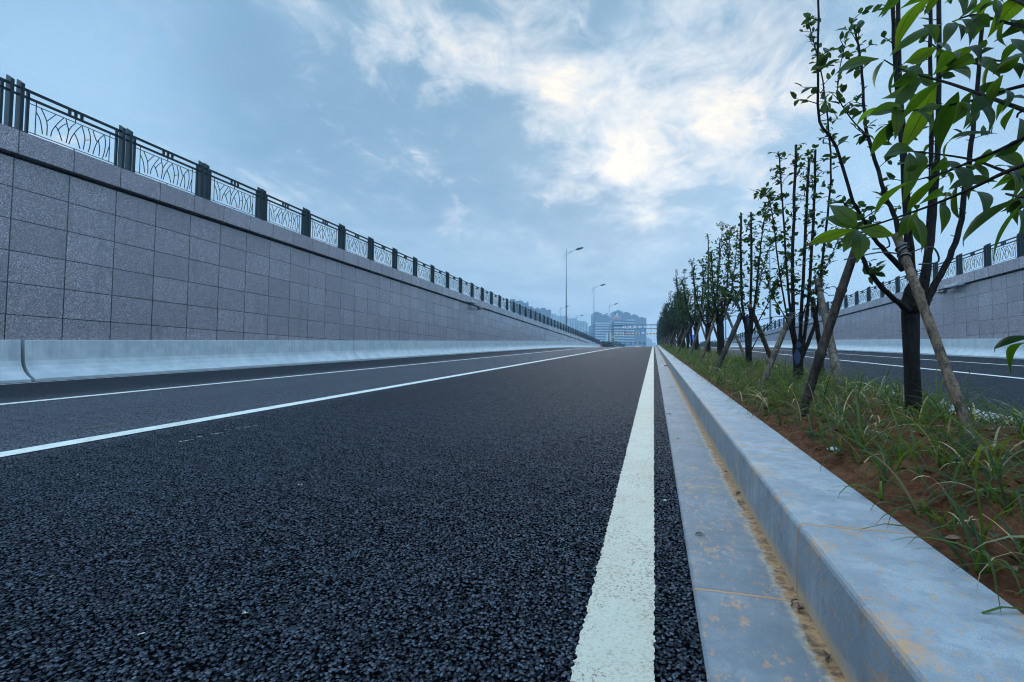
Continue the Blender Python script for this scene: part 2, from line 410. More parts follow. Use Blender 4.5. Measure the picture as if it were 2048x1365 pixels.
M = dict(
    asphalt=m_asphalt(), paint=m_paint(), paint2=m_paint('road_paint_bright', c=(.58, .57, .52)), kerb=m_kerb(), gutter=m_kerb(True), soil=m_soil(),
    granite=m_granite(), coping=m_granite('granite_coping', True), concrete=m_concrete(),
    gapshade=m_plain('painted_gap_shade', (.003, .003, .003), .9, 0, .1), rail=m_plain('railing_paint', (.003, .0145, .0175), .5, 0, .2, .3, 4),
    bark=m_bark(), bark2=m_bark('bark_far', (.060, .050, .042), (.025, .02, .018)),
    bamboo=m_bamboo('bamboo_pale', (.145, .085, .047), (.042, .026, .016)), bamboo2=m_bamboo('bamboo_dark', (.060, .038, .026), (.016, .011, .009)),
    bamboo3=m_bamboo('bamboo_grey', (.12, .085, .055), (.045, .032, .023)),
    strap=m_plain('black_strap', (.012, .012, .013), .35), bluepaint=m_plain('blue_paint', (.008, .024, .075), .6, var=.5, scale=30),
    leaf=m_leaf('leaf_small', (.014, .030, .010), (.028, .052, .014), (.07, .13, .015), .36),
    leaf_y=m_leaf('leaf_olive', (.03, .05, .012), (.05, .065, .014), (.16, .21, .03), .4),
    leaf_far=m_leaf('leaf_far', (.009, .021, .009), (.020, .034, .011), (.03, .06, .012), .22, .5, scale=2),
    leaf_big=m_leaf('leaf_broad', (.006, .020, .005), (.012, .030, .007), (.12, .22, .007), .45, .45, True, 9),
    grass=m_leaf('grass_blade', (.010, .031, .006), (.034, .056, .008), (.14, .20, .016), .36, .55, scale=5),
    straw=m_leaf('dry_straw', (.20, .15, .07), (.32, .24, .12), (.3, .22, .1), .25, .7),
    hedge=m_leaf('hedge_leaf', (.010, .016, .008), (.026, .030, .012), (.04, .06, .02), .2, .6, scale=1.5),
    dead=m_plain('dead_leaf', (.16, .085, .045), .75, var=.5, scale=40), twig=m_plain('twig', (.045, .03, .022), .8, var=.4, scale=50),
    pebble=m_plain('pebble', (.42, .42, .40), .7, var=.4, scale=40), litter=m_plain('pale_litter', (.66, .58, .52), .8, var=.3, scale=60),
    galv=m_plain('lamp_steel', (.20, .23, .27), .4, .3, .5, .15, 1), lamphead=m_plain('lamp_head', (.02, .022, .025), .4),
    gantry=m_plain('gantry_steel', (.045, .075, .095), .5), hazard=m_stripe('hazard_bar', 0, 1.0, (.85, .42, .02), (.012, .012, .012)),
    hazardz=m_stripe('hazard_column', 2, .8, (.85, .42, .02), (.012, .012, .012)),
    signback=m_plain('sign_back', (.62, .64, .66), .5), signal=m_plain('signal_housing', (.008, .009, .01), .5), bluesign=m_plain('blue_sign', (.01, .12, .42), .4, var=.1),
    silver=m_plain('silver_housing', (.75, .77, .78), .3, .4), blackplastic=m_plain('black_plastic', (.01, .01, .011), .4), greymetal=m_plain('grey_metal', (.16, .18, .2), .45, .4),
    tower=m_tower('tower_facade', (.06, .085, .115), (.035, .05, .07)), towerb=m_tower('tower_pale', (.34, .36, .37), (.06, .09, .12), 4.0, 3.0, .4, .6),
    hotel=m_tower('glass_facade', (.10, .17, .24), (.05, .11, .18), 4.5, 3.6, .1, .85), white=m_plain('white_trim', (.44, .47, .50), .6, scale=.2),
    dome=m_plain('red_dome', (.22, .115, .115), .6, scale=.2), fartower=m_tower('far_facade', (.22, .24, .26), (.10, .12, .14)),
    carwhite=m_plain('car_paint', (.72, .72, .74), .25), carglass=m_plain('car_glass', (.02, .025, .03), .1), tyre=m_plain('tyre', (.012, .012, .012), .8),
    redplastic=m_plain('red_plastic', (.75, .06, .06), .4, var=.15), blueled=m_emit('blue_led', (.05, .22, 1.0), 3.0), redled=m_emit('red_led', (1, .04, .03), .6),
    ground=m_plain('bare_ground', (.16, .15, .12), .9, var=.4, scale=.3),
)

# ------------------------------------------------------------------ setting: road, kerbs, soil, walls' ground
TS = sorted(set([-30, -28, -20] + [round(v, 2) for v in np.arange(-12, 12, 1.0)] + [round(v, 2) for v in np.arange(12, 50, 2)] + [round(v, 2) for v in np.arange(50, 200, 3)] + [TP, 200, 260, 400, 900]))


def sweep(prof, ts=TS, jit=0, dz=0.0, mirror=False, zf=None):
    """sheet following the road: prof = [(X, z)], one strip of vertices per t"""
    b = MB(); rows = []
    for t in ts:
        row = []
        for X, z in prof:
            x = 2*XM-X if mirror else X
            row.append((x, t, zr(t)+z+dz+(zx(x) if zf is None else zf(x))))
        rows.append(row)
    b.grid(rows); return b


def struct(o): o['kind'] = 'structure'; return o


def flip(b):
    b.f = [tuple(reversed(f)) for f in b.f]; return b


RX = [.14] + [round(v, 4) for v in np.arange(.10, -1.9, -.0042)] + [round(v, 4) for v in np.arange(-1.9, -4.4, -.0075)] + [-5, -6, -8, -10.5, -13.2]
ft_ = []; v = .86
while v < 4.6: ft_.append(round(v, 4)); v += .0034*(1+.8*(v-.86))
struct(flip(sweep([(v, 0) for v in RX], sorted(set([t for t in TS if not .86 <= t < 4.6] + ft_)))).build('road', M['asphalt']))
struct(sweep([(.14, 0), (0, 0), (-4, 0), (-8, 0), (-13.2, 0)], mirror=True).build('road', M['asphalt']))


def marking(X0, X1, mirror=False, mat='paint', tmax=400, ragged=True):
    ts = sorted(set([t for t in TS if t <= tmax] + ([round(v, 4) for v in np.arange(.3, 9, .006)] if ragged and X0 > -1 else [])))
    b = MB(); rows = []
    r = np.random.default_rng(3)
    a0 = a1 = 0.0
    for t in ts:
        amp = .0026 if (ragged and X0 > -1 and .3 <= t <= 9) else 0
        a0 = .45*a0 + r.normal()*amp*.8; a1 = .45*a1 + r.normal()*amp*.55
        row = []
        for X in (X0+a0, X1+a1):
            x = 2*XM-X if mirror else X
            row.append((x, t, zr(t)+zx(x)+.004))
        rows.append(row)
    b.grid(rows)
    if not mirror: pass
    else: flip(b)
    return struct(b.build('road_marking', M[mat]))


for mir in (False, True):
    marking(-.163, -.001, mir); marking(-4.12, -3.93, mir, 'paint2'); marking(-7.84, -7.66, mir, 'paint2'); marking(-12.22, -12.10, mir, 'paint2')
    b = sweep([(.098, -.06), (.100, .002), (.106, .007), (.362, .007)], mirror=mir)
    if mir: flip(b)
    struct(b.build('gutter', M['gutter']))
    kp = [(.360, -.06), (.362, .10), (.366, .176), (.369, .183), (.374, .188), (.381, .190), (.625, .190), (.630, .186), (.630, .02)]
    b = sweep(kp, mirror=mir)
    if mir: flip(b)
    ob = struct(b.build('kerb', M['kerb'], smooth=False))

def scuff(px0, py0, px1, py1, wd, mat, seed):
    r = random.Random(seed); a = rp0(px0, py0); c = rp0(px1, py1); q = MB(); d_ = c-a; L = d_.length; d_.normalize(); n_ = Vector((-d_.y, d_.x, 0)).normalized()
    for _ in range(int(L/.02)+3):
        u = r.random(); p = a+d_*(L*u)+n_*r.gauss(0, wd*.4); rr = r.uniform(.2, 1)*wd*.5
        pts = []
        for k_ in range(7):
            t_ = 2*pi*k_/7; e = p+(d_*math.cos(t_)*2.2+n_*math.sin(t_))*rr*r.uniform(.5, 1.2); pts.append((e.x, e.y, zr(e.y)+zx(e.x)+.0022+_*.00002))
        q.add(pts, [tuple(range(7))])
    struct(fixn(q.build('road_scuff', M[mat])))


def rp0(px, py):
    r = ray(px, py); t = 1.
    for _ in range(40):
        P = CAM+r*t; t = (H-zx(P.x))/(G*r.y-r.z)
    return CAM+r*t


scuff(357, 884, 385, 880, .02, 'paint', 1); scuff(395, 875, 446, 866, .02, 'paint', 2); scuff(440, 862, 516, 852, .018, 'paint', 3); scuff(486, 1227, 502, 1225, .008, 'paint', 4); scuff(276, 1270, 288, 1268, .007, 'paint', 5)
scuff(170, 856, 245, 846, .03, 'dead', 6); scuff(735, 783, 760, 779, .03, 'paint', 7); scuff(780, 776, 800, 773, .03, 'paint', 8); scuff(640, 832, 650, 830, .02, 'dead', 9); scuff(90, 1157, 104, 1154, .008, 'dead', 10)

# soil bed
def soil_z(x, t):
    u = (x-XM)/.66
    base = .165 + .10*max(0, 1-u*u)
    if t < 26:
        n = mn.noise(Vector((x*3, t*3, 0)))*.022 + mn.noise(Vector((x*11, t*11, 3)))*.020 + max(0, mn.noise(Vector((x*24, t*24, 7))))*.045 + mn.noise(Vector((x*50, t*50, 2)))*.006
        base += n*(1 if abs(u) < .9 else .5)
    return base


ts = [round(v, 3) for v in np.concatenate([np.arange(-.5, 9, .018), np.arange(9, 26, .12), np.arange(26, 200, 3.0)])]
b = MB(); NX = 80
b.grid([[(.62+(1.934-.62)*i/NX, t, zr(t)+soil_z(.62+(1.934-.62)*i/NX, t)) for i in range(NX+1)] for t in ts])
struct(b.build('soil_bed', M['soil'], smooth=True))
# level land on both sides of the cutting and beyond it
b = MB()
for x0, x1 in ((-1400, -14.2), (2*XM+14.2, 1400)):
    b.add([(x0, -190, ZW-.3), (x1, -190, ZW-.3), (x1, 1400, ZW-.3), (x0, 1400, ZW-.3)], [(0, 1, 2, 3)])
b.add([(-14.2, 205, ZP-.35), (2*XM+14.2, 205, ZP-.35), (2*XM+14.2, 1400, ZP-.35), (-14.2, 1400, ZP-.35)], [(0, 1, 2, 3)])
b.add([(-14.2, 131, ZP-1.4), (-12.9, 131, ZP-1.4), (-12.9, 205, ZP-.4), (-14.2, 205, ZP-.4)], [(0, 1, 2, 3)])
struct(b.build('ground', M['ground']))

# ------------------------------------------------------------------ retaining walls with coping
WE = 131.0
def wall(sgn, label):
    mx = (lambda x: x) if sgn < 0 else (lambda x: 2*XM-x)
    t = thing('retaining_wall', label, 'wall', (0, 0, 0))
    def seg(name, x0, x1, z0, z1, mat, y0=-26, y1=WE):
        q = MB(); a, c = sorted((mx(x0), mx(x1))); q.bx(a, c, y0, y1, z0, z1); return q.build(name, mat, t)
    seg('cladding', -13.9, -13.23, -3.0, 4.99, M['granite'])
    seg('shadow_gap', -13.9, -13.33, 4.99, 5.075, M['gapshade'])  # recess under the coping, its shade put into the near-black colour
    c = seg('coping', -14.1, -13.11, 5.075, ZW, M['coping']); 
    return t


wall(-1, 'long granite clad retaining wall in full view beside the open carriageway')
wall(1, 'granite clad retaining wall across the road, seen behind the median trees')

# ------------------------------------------------------------------ concrete safety barriers, in 12 m segments
def barrier_mesh(mx, y0, y1):
    prof = [(-13.22, -.1), (-12.56, -.1), (-12.56, .055), (-12.60, .075), (-12.70, .13), (-12.80, .22), (-12.87, .33), (-12.905, .44), (-12.95, .875), (-12.965, .885), (-13.22, .885)]
    q = MB(); n = len(prof); ts_ = [y0]+[t for t in np.arange(math.ceil(y0/3)*3, y1, 3) if y0+.2 < t < y1-.2]+[y1]
    rows = []
    for t in ts_:
        rows.append([(mx(x), t, zr(t)+zx(mx(x))+z) for x, z in prof])
    q.grid(rows)
    q.add(rows[0], [tuple(range(n))]); q.add(rows[-1], [tuple(range(n-1, -1, -1))])
    return q


for sgn in (-1, 1):
    mx = (lambda x: x) if sgn < 0 else (lambda x: 2*XM-x)
    st = 7.3 if sgn < 0 else 7.45
    edges = [st-36, st-24, st-12] + [st+12.1*i for i in range(0, 11)]
    vis = 0
    for i in range(len(edges)-1):
        y0, y1 = edges[i], min(edges[i+1], WE)
        if y0 > WE-2: break
        q = barrier_mesh(mx, y0+(.035 if (sgn < 0 and i == 3) else .014), y1-(.035 if (sgn < 0 and i == 2) else .014))
        if sgn > 0: flip(q)
        where = 'below the open granite wall' if sgn < 0 else 'across the road behind the trees'
        if i < 2: lab = 'concrete safety barrier segment at the low end of the ramp'
        elif i == 2 and sgn < 0: lab = 'short visible end of concrete barrier before the wide dark joint'
        else:
            v = vis = vis+1
            lab = f'{ORD[min(v-1,13)]} full concrete barrier segment {where}' if v > 1 else f'nearest full concrete barrier segment {where}'
        o = fixn(q.build('concrete_barrier', M['concrete'])); tag(o, lab, 'barrier', 'concrete barrier segments')

# ------------------------------------------------------------------ parapet railings
PAT = [[(280,500),(310,570),(328,680)],[(310,460),(345,545),(357,600),(358,690)],[(415,505),(380,540),(352,570)],[(470,530),(430,580),(395,640),(385,695)],[(415,605),(440,645),(465,725)],
 [(490,540),(500,590),(510,640),(497,740)],[(495,575),(460,600),(430,640)],[(560,570),(530,600),(510,640)],[(605,590),(570,630),(535,690),(517,750)],[(555,655),(580,710),(603,785)],[(610,590),(630,660),(637,710),(628,790)],
 [(660,610),(680,680),(680,750),(668,810)],[(640,710),(675,705)],[(698,625),(720,690),(735,720)],[(790,660),(750,700),(725,750),(705,825)],[(745,710),(758,770),(755,840)],[(795,665),(805,730),(800,800),(785,860)],[(840,750),(825,800),(812,850)]]


def pat_uv(x, y):
    u = (x-278)/562; yb = 685+(x-270)*.354; yt = 450+(x-285)*.41
    return u, (yb-y)/(yb-yt)


BAY = 2.343
def rail_protos(s):
    """meshes in the bay's own frame: y along the wall, x towards the road by -s; returns three mesh datas"""
    q = MB()
    for yy in (-.092, .092):
        w, dp = .034, .085
        v = [(-dp, yy-w, 0), (dp, yy-w, 0), (dp, yy+w, 0), (-dp, yy+w, 0), (-dp, yy-w, 1.20), (dp, yy-w, 1.09), (dp, yy+w, 1.09), (-dp, yy+w, 1.20)]
        v = [(x*-s if True else x, y, z) for x, y, z in v]
        q.add(v, [(0, 3, 2, 1), (4, 5, 6, 7), (0, 1, 5, 4), (1, 2, 6, 5), (2, 3, 7, 6), (3, 0, 4, 7)])
        q.box((0, yy, .02), (.24, .11, .04))
    q.box((0, 0, .84), (.03, .16, .05)); q.box((0, 0, 1.0), (.03, .16, .045))
    post = fixn(q.build('twin_post', M['rail']))
    bevel(post, .006, 1)
    q = MB(); a, c = .26, BAY-.26
    for yy in (a-.03, c+.03): q.box((0, yy, .50), (.05, .05, 1.0))
    L = BAY-.25
    q.box((0, BAY/2, 1.005), (.055, L, .05)); q.box((0, BAY/2, .845), (.05, L, .045))
    for dy in (-.13, 0, .13): q.box((0, BAY/2+dy, .925), (.04, .055, .115))
    for yy in (a+.13, c-.13): q.box((0, yy, .46), (.014, .014, .74))
    q.box((0, BAY/2, .10), (.014, c-a+.02, .014)); q.box((0, BAY/2, .74), (.014, c-a+.02, .014))
    q.box((0, BAY/2, .78), (.016, .016, .09)); q.box((0, BAY/2, .05), (.016, .016, .1))
    panel = q.build('railing_panel', M['rail'])
    q = MB()
    for pl in PAT:
        pts = []
        uv = [pat_uv(*p) for p in pl]
        # smooth the polyline
        cr = []
        for i in range(len(uv)-1):
            p0 = uv[max(i-1, 0)]; p1 = uv[i]; p2 = uv[i+1]; p3 = uv[min(i+2, len(uv)-1)]
            for k in range(3):
                t = k/3
                cr.append(tuple(.5*((2*p1[d])+(-p0[d]+p2[d])*t+(2*p0[d]-5*p1[d]+4*p2[d]-p3[d])*t*t+(-p0[d]+3*p1[d]-3*p2[d]+p3[d])*t**3) for d in (0, 1)))
        cr.append(uv[-1])
        q.tube([(0, a+.13+(c-a-.26)*u, .10+.64*v) for u, v in cr], .0105, 4)
    inf = q.build('branch_infill', M['rail'])
    return post, panel, inf


def railing(sgn, label, first, count):
    X = -13.27 if sgn < 0 else 2*XM+13.27
    root = thing('parapet_railing', label, 'railing', (X, first, ZW))
    post, panel, inf = rail_protos(sgn)
    for i in range(count):
        p = post if i == 0 else post.copy(); n = panel if i == 0 else panel.copy(); f = inf if i == 0 else inf.copy()
        if i:
            for o in (p, n, f): COL.objects.link(o)
        p.parent = root; n.parent = root; f.parent = n
        p.location = (0, BAY*i, 0); n.location = (0, BAY*i, 0); f.location = (0, 0, 0)
    return root


railing(-1, 'dark metal railing with branch pattern on the wall in full view', 7.117-BAY*2, 54)
fr = atX(1976, 545, 2*XM+13.27).y
railing(1, 'dark green metal railing on the wall behind the trees', fr-BAY*(int(fr/BAY)-2), 52)

# ------------------------------------------------------------------ security cameras and lights on the walls
for sgn in (-1, 1):
    px, py = ((938, 607), (1922, 573)) [sgn > 0]
    Xw = -13.23 if sgn < 0 else 2*XM+13.23
    P = atX(px, py, Xw)
    s = -sgn
    side = 'open granite wall' if sgn < 0 else 'granite wall behind the trees'
    t = thing('wall_light', f'silver box light fixed high on the {side}', 'light', (Xw, P.y, P.z))
    q = MB(); q.box((s*.30, 0, .06), (.34, 1.15, .09)); q.box((s*.30, 0, .115), (.42, 1.3, .02)); bevel(q.build('housing', M['silver'], t), .015)
    q = MB(); q.box((s*.30, .2, .0), (.30, .5, .012)); q.box((s*.30, -.25, .004), (.30, .25, .012)); q.build('lens', M['signback'], t)
    q = MB(); q.tube([(0, .3, -.08), (s*.12, .3, -.08), (s*.28, .3, .02)], .03, 8); q.box((s*.012, .3, -.08), (.02, .16, .18)); q.build('bracket', M['greymetal'], t)
    P2 = atX(px+(14 if sgn < 0 else -26), py+9.5, Xw)
    t = thing('security_camera', f'black cylindrical camera bracketed under the light on the {side}', 'camera', (Xw, P2.y, P2.z))
    q = MB(); q.tube([(s*.32, .30, .0), (s*.36, -.02, -.03)], .085, 14); q.build('camera_body', M['greymetal'], t, True)
    q = MB(); q.tube([(s*.36, -.02, -.03), (s*.42, -.62, -.09)], [.10, .10], 14); q.box((s*.39, -.32, .045), (.2, .7, .012)); q.build('hood', M['blackplastic'], t)
    q = MB(); q.tube([(0, .34, -.06), (s*.15, .34, -.09), (s*.30, .22, -.05)], .028, 8); q.box((s*.012, .34, -.06), (.02, .14, .16)); q.build('bracket', M['greymetal'], t)

# ------------------------------------------------------------------ street lamps
def lamp(name, label, base, hgt, sgn, group, double=False):
    root = thing(name, label, 'street lamp', base, 0, group)
    q = MB(); q.tube([(0, 0, 0), (0, 0, hgt*.5), (0, 0, hgt)], [.13, .105, .065], 10)
    q.box((0, 0, .35), (.34, .34, .7)); q.build('pole', M['galv'], root, True)
    for sg in ((1, -1) if double else (sgn,)):
        q = MB()
        q.tube([(0, 0, hgt-1.9), (-sg*.34, 0, hgt-1.75), (-sg*.46, 0, hgt-1.4), (-sg*.34, 0, hgt-1.0), (0, 0, hgt-.78), (sg*.9, 0, hgt-.48), (sg*1.7, 0, hgt-.22)], .035, 6)
        q.tube([(0, 0, hgt-1.25), (sg*.45, 0, hgt-.82), (sg*.95, 0, hgt-.5)], .028, 6)
        q.build('arm', M['galv'], root)
        q = MB(); a = Vector((sg*1.6, 0, hgt-.24)); d = Vector((sg*.97, 0, .22)); q.tube([a, a+d*.15, a+d*.5, a+d*1.1, a+d*1.35], [.05, .15, .2, .14, .03], 10)
        for i, v in enumerate(q.v): q.v[i] = (v[0], v[1]*1.2, v[2] if True else 0)
        q.build('lamp_head', M['lamphead'], root, True)
    return root


GL = 'street lamps along the walls'
L1 = atX(1133, 498, -14.3); L2 = atX(1188, 570, -14.3); L3 = atX(1218.5, 608, -14.3)
for nm, P in (('tallest looking street lamp, standing behind the open wall railing', L1), ('second street lamp behind the open wall, beside the dark tower blocks', L2), ('third street lamp from the camera, in front of the domed building', L3)):
    lamp('street_lamp', nm, (P.x, P.y, ZW-.3), P.z-ZW+.3, 1, GL)
P = at(1120.5, 613, 165); lamp('street_lamp', 'distant lamp whose head crosses the nearest lamp pole', (P.x, P.y, ZW-.3), P.z-ZW+.3, 1, GL)
P = at(1153, 631, 200); lamp('street_lamp', 'small far lamp above the pale tower blocks', (P.x, P.y, ZW-.3), P.z-ZW+.3, 1, GL)
P = at(1222.5, 627, 260); lamp('twin_street_lamp', 'tiny far double armed lamp beside the red dome', (P.x, P.y, ZW-.3), P.z-ZW+.3, 1, None, True)
Pr = at(1538.5, 474, 64); lamp('street_lamp', 'street lamp seen through the tree stems on the far side', (Pr.x, Pr.y, ZW-.3), Pr.z-ZW+.3, -1, GL)
for i in range(1, 3):
    lamp('street_lamp', f'lamp beyond the far wall mostly hidden by trees', (Pr.x, Pr.y+41*i, ZW-.3), Pr.z-ZW+.3, -1, GL)

# ------------------------------------------------------------------ height limit gantry
PL = at(1225.5, 668, 160); PR = at(1315.5, 667, 160)
gx0, gx1, gy = PL.x, PR.x, PL.y+2
zt = at(1226, 647, 160).z; zb = zr(gy)-.1
gt = thing('height_limit_gantry', 'blue grey height limit gantry spanning the carriageway with round discs', 'gantry', (gx0, gy, zb))
W = gx1-gx0; HH = zt-zb
def lz(y): return at(1270, y, 161).z-zb
for xx in (0, W):
    q = MB(); q.tube([(xx, 0, 0), (xx, 0, HH+.35)], .26, 14); q.box((xx, 0, .1), (.8, .8, .2)); q.tube([(xx, 0, HH+.35), (xx, 0, HH+.6)], [.3, .18], 14)
    q.build('column', M['gantry'], gt, True)
for yy, r in ((651, .15), (658.7, .13)):
    q = MB(); q.tube([(-.6, 0, lz(yy)), (W+.6, 0, lz(yy))], r, 10)
    for xx in (-.45, .45, W-.45, W+.45): q.tube([(xx-.12, 0, lz(yy)), (xx+.12, 0, lz(yy))], r*1.7, 10)
    q.build('crossbeam', M['gantry'], gt, True)
q = MB(); q.tube([(.2, 0, lz(668.7)), (W, 0, lz(668.7))], .16, 8); q.build('striped_bar', M['hazard'], gt)
q = MB(); q.tube([(0, 0, lz(679)), (0, 0, lz(670.5))], .30, 12); q.build('striped_sleeve', M['hazardz'], gt)
for xx in (1238, 1249, 1259.5, 1270, 1281, 1291.5, 1302):
    X = at(xx, 660, 161).x-gx0
    q = MB(); q.tube([(X, 0, lz(651)), (X, 0, lz(668.7))], .05, 6); q.build('hanger', M['gantry'], gt)
for xx in (1249, 1259.5, 1270, 1280.5, 1291):
    X = at(xx, 660, 161).x-gx0
    q = MB(); q.tube([(X, -.02, lz(654.3)), (X, .03, lz(654.3))], .52, 20); q.tube([(X, .14, lz(654.3)-.4), (X, .14, lz(654.3)+.4)], .04, 6); q.build('round_sign', M['signback'], gt)
q = MB(); X = at(1286.5, 667, 161).x-gx0; q.tube([(X-.35, -.25, lz(666.8)), (X+.35, -.25, lz(666.8))], .22, 10); q.build('blue_light', M['blueled'], gt)
q = MB(); X = at(1252, 667, 161).x-gx0; q.tube([(X-.2, -.25, lz(667)), (X+.2, -.25, lz(667))], .12, 10); q.build('red_light', M['redled'], gt)

# traffic signals over the street beyond
A = at(1248, 687.5, 235); Bq = at(1288.5, 687.5, 235); zb2 = zr(A.y)
ts_ = thing('traffic_signal', 'long signal arm carrying four black signal heads beyond the gantry', 'traffic light', (A.x, A.y, zb2))
q = MB(); w2 = Bq.x-A.x; hz2 = A.z-zb2; q.tube([(0, 0, 0), (0, 0, hz2+.8)], .16, 10); q.tube([(0, 0, hz2), (w2, 0, hz2)], .09, 8); q.build('mast_arm', M['gantry'], ts_)
for xx in (1262, 1271, 1280, 1289):
    X = at(xx, 687, 235).x-A.x
    q = MB(); q.box((X, -.1, hz2), (.42, .3, 1.25)); q.box((X, .08, hz2), (.56, .03, 1.45)); 
    for k in (-.38, 0, .38): q.tube([(X, -.25, hz2+k), (X, -.42, hz2+k)], .15, 8, cap=False)
    q.build('signal_head', M['signal'], ts_)
# sign panels beside the gantry
A = at(1217.5, 672, 175); z3 = zr(A.y)-.2
s_ = thing('sign_board', 'pair of pale sign panels on a dark post beside the gantry', 'sign', (A.x, A.y, z3))
q = MB(); q.tube([(0, 0, 0), (0, 0, A.z-z3+.9)], .13, 8); q.build('post', M['lamphead'], s_)
for xx in (-.55, .5):
    q = MB(); q.box((xx, -.05, A.z-z3-.35), (.75, .08, 2.3)); q.build('sign_panel', M['white'], s_)
# blue direction sign on the opposite street
A = at(1386, 677, 120); z3 = zr(A.y)
s_ = thing('direction_sign', 'blue direction sign glimpsed between the tree trunks', 'sign', (A.x, A.y, z3))
q = MB(); hh = A.z-z3
for xx in (-.9, .9): q.tube([(xx, .1, 0), (xx, .1, hh+.7)], .07, 8)
q.build('post', M['galv'], s_)
q = MB(); q.box((0, 0, hh), (2.6, .06, 1.7)); q.build('sign_panel', M['bluesign'], s_)
q = MB(); 
for dz in (-.82, .82): q.box((0, -.034, hh+dz), (2.56, .006, .05))
for dx in (-1.27, 1.27): q.box((dx, -.034, hh), (.05, .006, 1.6))
q.build('border', M['white'], s_)

# white car just beyond the crest
tc = min(range(90, 200), key=lambda t: abs(682.5-FPX*((Vector((-5, t, zr(t)+1.45))-CAM).dot(cU))/((Vector((-5, t, zr(t)+1.45))-CAM).dot(cF))-688.3))
A = at(1275, 691, tc*.98)
cx, cy = A.x, A.y; cz = zr(cy)+zx(cx)
c_ = thing('car', 'white car driving away just beyond the crest of the road', 'car', (cx, cy, cz))
q = MB()
prof = [(-.88, .28), (.88, .28), (.9, .6), (.86, .9), (-.86, .9), (-.9, .6)]
q.prism(prof, -2.1, 2.1); bevel(q.build('body', M['carwhite'], c_), .08, 3)
q = MB(); v = [(-.82, -1.9, .9), (.82, -1.9, .9), (.82, 1.0, .9), (-.82, 1.0, .9), (-.62, -1.35, 1.46), (.62, -1.35, 1.46), (.62, .3, 1.46), (-.62, .3, 1.46)]
q.add(v, [(0, 3, 2, 1), (4, 5, 6, 7), (0, 1, 5, 4), (1, 2, 6, 5), (2, 3, 7, 6), (3, 0, 4, 7)]); q.build('window', M['carglass'], c_)
q = MB(); q.box((0, -.53, 1.475), (1.26, 1.7, .05)); bevel(q.build('roof', M['carwhite'], c_), .02)
for sx in (-.8, .8):
    for sy in (-1.3, 1.3):
        q = MB(); q.tube([(sx-.1, sy, .32), (sx+.1, sy, .32)], .32, 16); q.build('wheel', M['tyre'], c_)
for sx in (-.66, .66):
    q = MB(); q.box((sx, -2.1, .75), (.3, .06, .18)); q.build('tail_light', M['redplastic'], c_)

# red barrier pieces at the end of the wall
for i, (x0, x1, y) in enumerate(((1186, 1189.5, 693.3), (1190, 1195.5, 690.3), (1197, 1204, 691.8))):
    A = at((x0+x1)/2, y, 124); w = (x1-x0)*124/FPX
    t = thing('warning_barrier', ['small red warning barrier lowest at the wall end', 'middle red warning barrier leaning on the wall end', 'larger red warning barrier at the tip of the coping'][i], 'barrier', (A.x, A.y, A.z-.25), 0, 'red barriers at the wall end')
    q = MB(); q.prism([(-w/2, 0), (w/2, 0), (w/2*.8, .25), (w/2*.7, .5), (-w/2*.7, .5), (-w/2*.8, .25)], -.2, .2); bevel(q.build('body', M['redplastic'], t), .04)
    q = MB(); q.box((0, -.205, .3), (w*.5, .02, .1)); q.build('reflective_band', M['white'], t)

# ------------------------------------------------------------------ buildings of the far city (axes turned to the street)
def bld(name, label, cat, d, parts, mat, depth=22, base=None):
    """parts: (x0, x1, ytop) in picture columns, at distance d"""
    zb = ZP-.4
    c0 = at((parts[0][0]+parts[-1][1])/2, 690, d)
    root = thing(name, label, cat, (c0.x, c0.y, zb), PS)
    def lx(x): return (at(x, 690, d)-c0).dot(r0)
    for i, pt in enumerate(parts):
        x0, x1, yt = pt[:3]; nm = pt[3] if len(pt) > 3 else 'tower_block'; mt = pt[4] if len(pt) > 4 else mat; dy = pt[5] if len(pt) > 5 else 0
        q = MB(); zt_ = at((x0+x1)/2, yt, d).z-zb
        dp = depth*(1 if nm == 'tower_block' else .5)
        q.bx(lx(x0), lx(x1)-.05, dy+.03*i, dy+dp+.03*i, 0 if nm == 'tower_block' else at((x0+x1)/2, pt[6] if len(pt) > 6 else yt+4, d).z-zb, zt_)
        q.build(nm, mt, root)
    return root, lx, c0, zb


tw = M['tower']
bld('apartment_tower', 'dark twin topped tower block behind the second street lamp', 'building', 640, [(1187.3, 1203.8, 626.3), (1203.9, 1218.4, 630.8), (1218.5, 1227.8, 634.8), (1191.5, 1199.5, 623.6, 'roof_house', tw, 4), (1194, 1197, 622.4, 'roof_house', tw, 6), (1208, 1216, 628.2, 'roof_house', tw, 4)], tw)
bld('apartment_tower', 'dark stepped tower block rising above the gantry', 'building', 620, [(1228, 1245.7, 622.9), (1245.8, 1261.5, 626.7), (1261.6, 1277.4, 631.3), (1277.5, 1293, 635.9), (1236, 1242, 620.2, 'roof_house', tw, 4), (1237.5, 1240, 619, 'roof_house', tw, 6), (1252, 1258.5, 623.8, 'roof_house', tw, 4), (1254, 1256, 622.6, 'roof_house', tw, 6), (1268, 1274.5, 628.8, 'roof_house', tw, 4), (1270, 1272, 627.6, 'roof_house', tw, 6), (1283, 1288.5, 633.8, 'roof_house', tw, 4)], tw)
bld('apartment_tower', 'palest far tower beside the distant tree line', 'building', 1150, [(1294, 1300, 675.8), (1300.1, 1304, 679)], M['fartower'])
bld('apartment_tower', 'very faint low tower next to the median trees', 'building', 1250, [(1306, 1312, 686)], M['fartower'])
bld('apartment_tower', 'broad grey blue tower blocks topping the wall railing with roof spires', 'building', 560, [(1019.5, 1030, 598), (1030.1, 1046, 602), (1046.1, 1056.6, 605.4), (1056.7, 1065.4, 613), (1038.5, 1040.5, 598, 'roof_house', tw, 4), (1054, 1056.3, 602, 'roof_house', tw, 4)], tw)
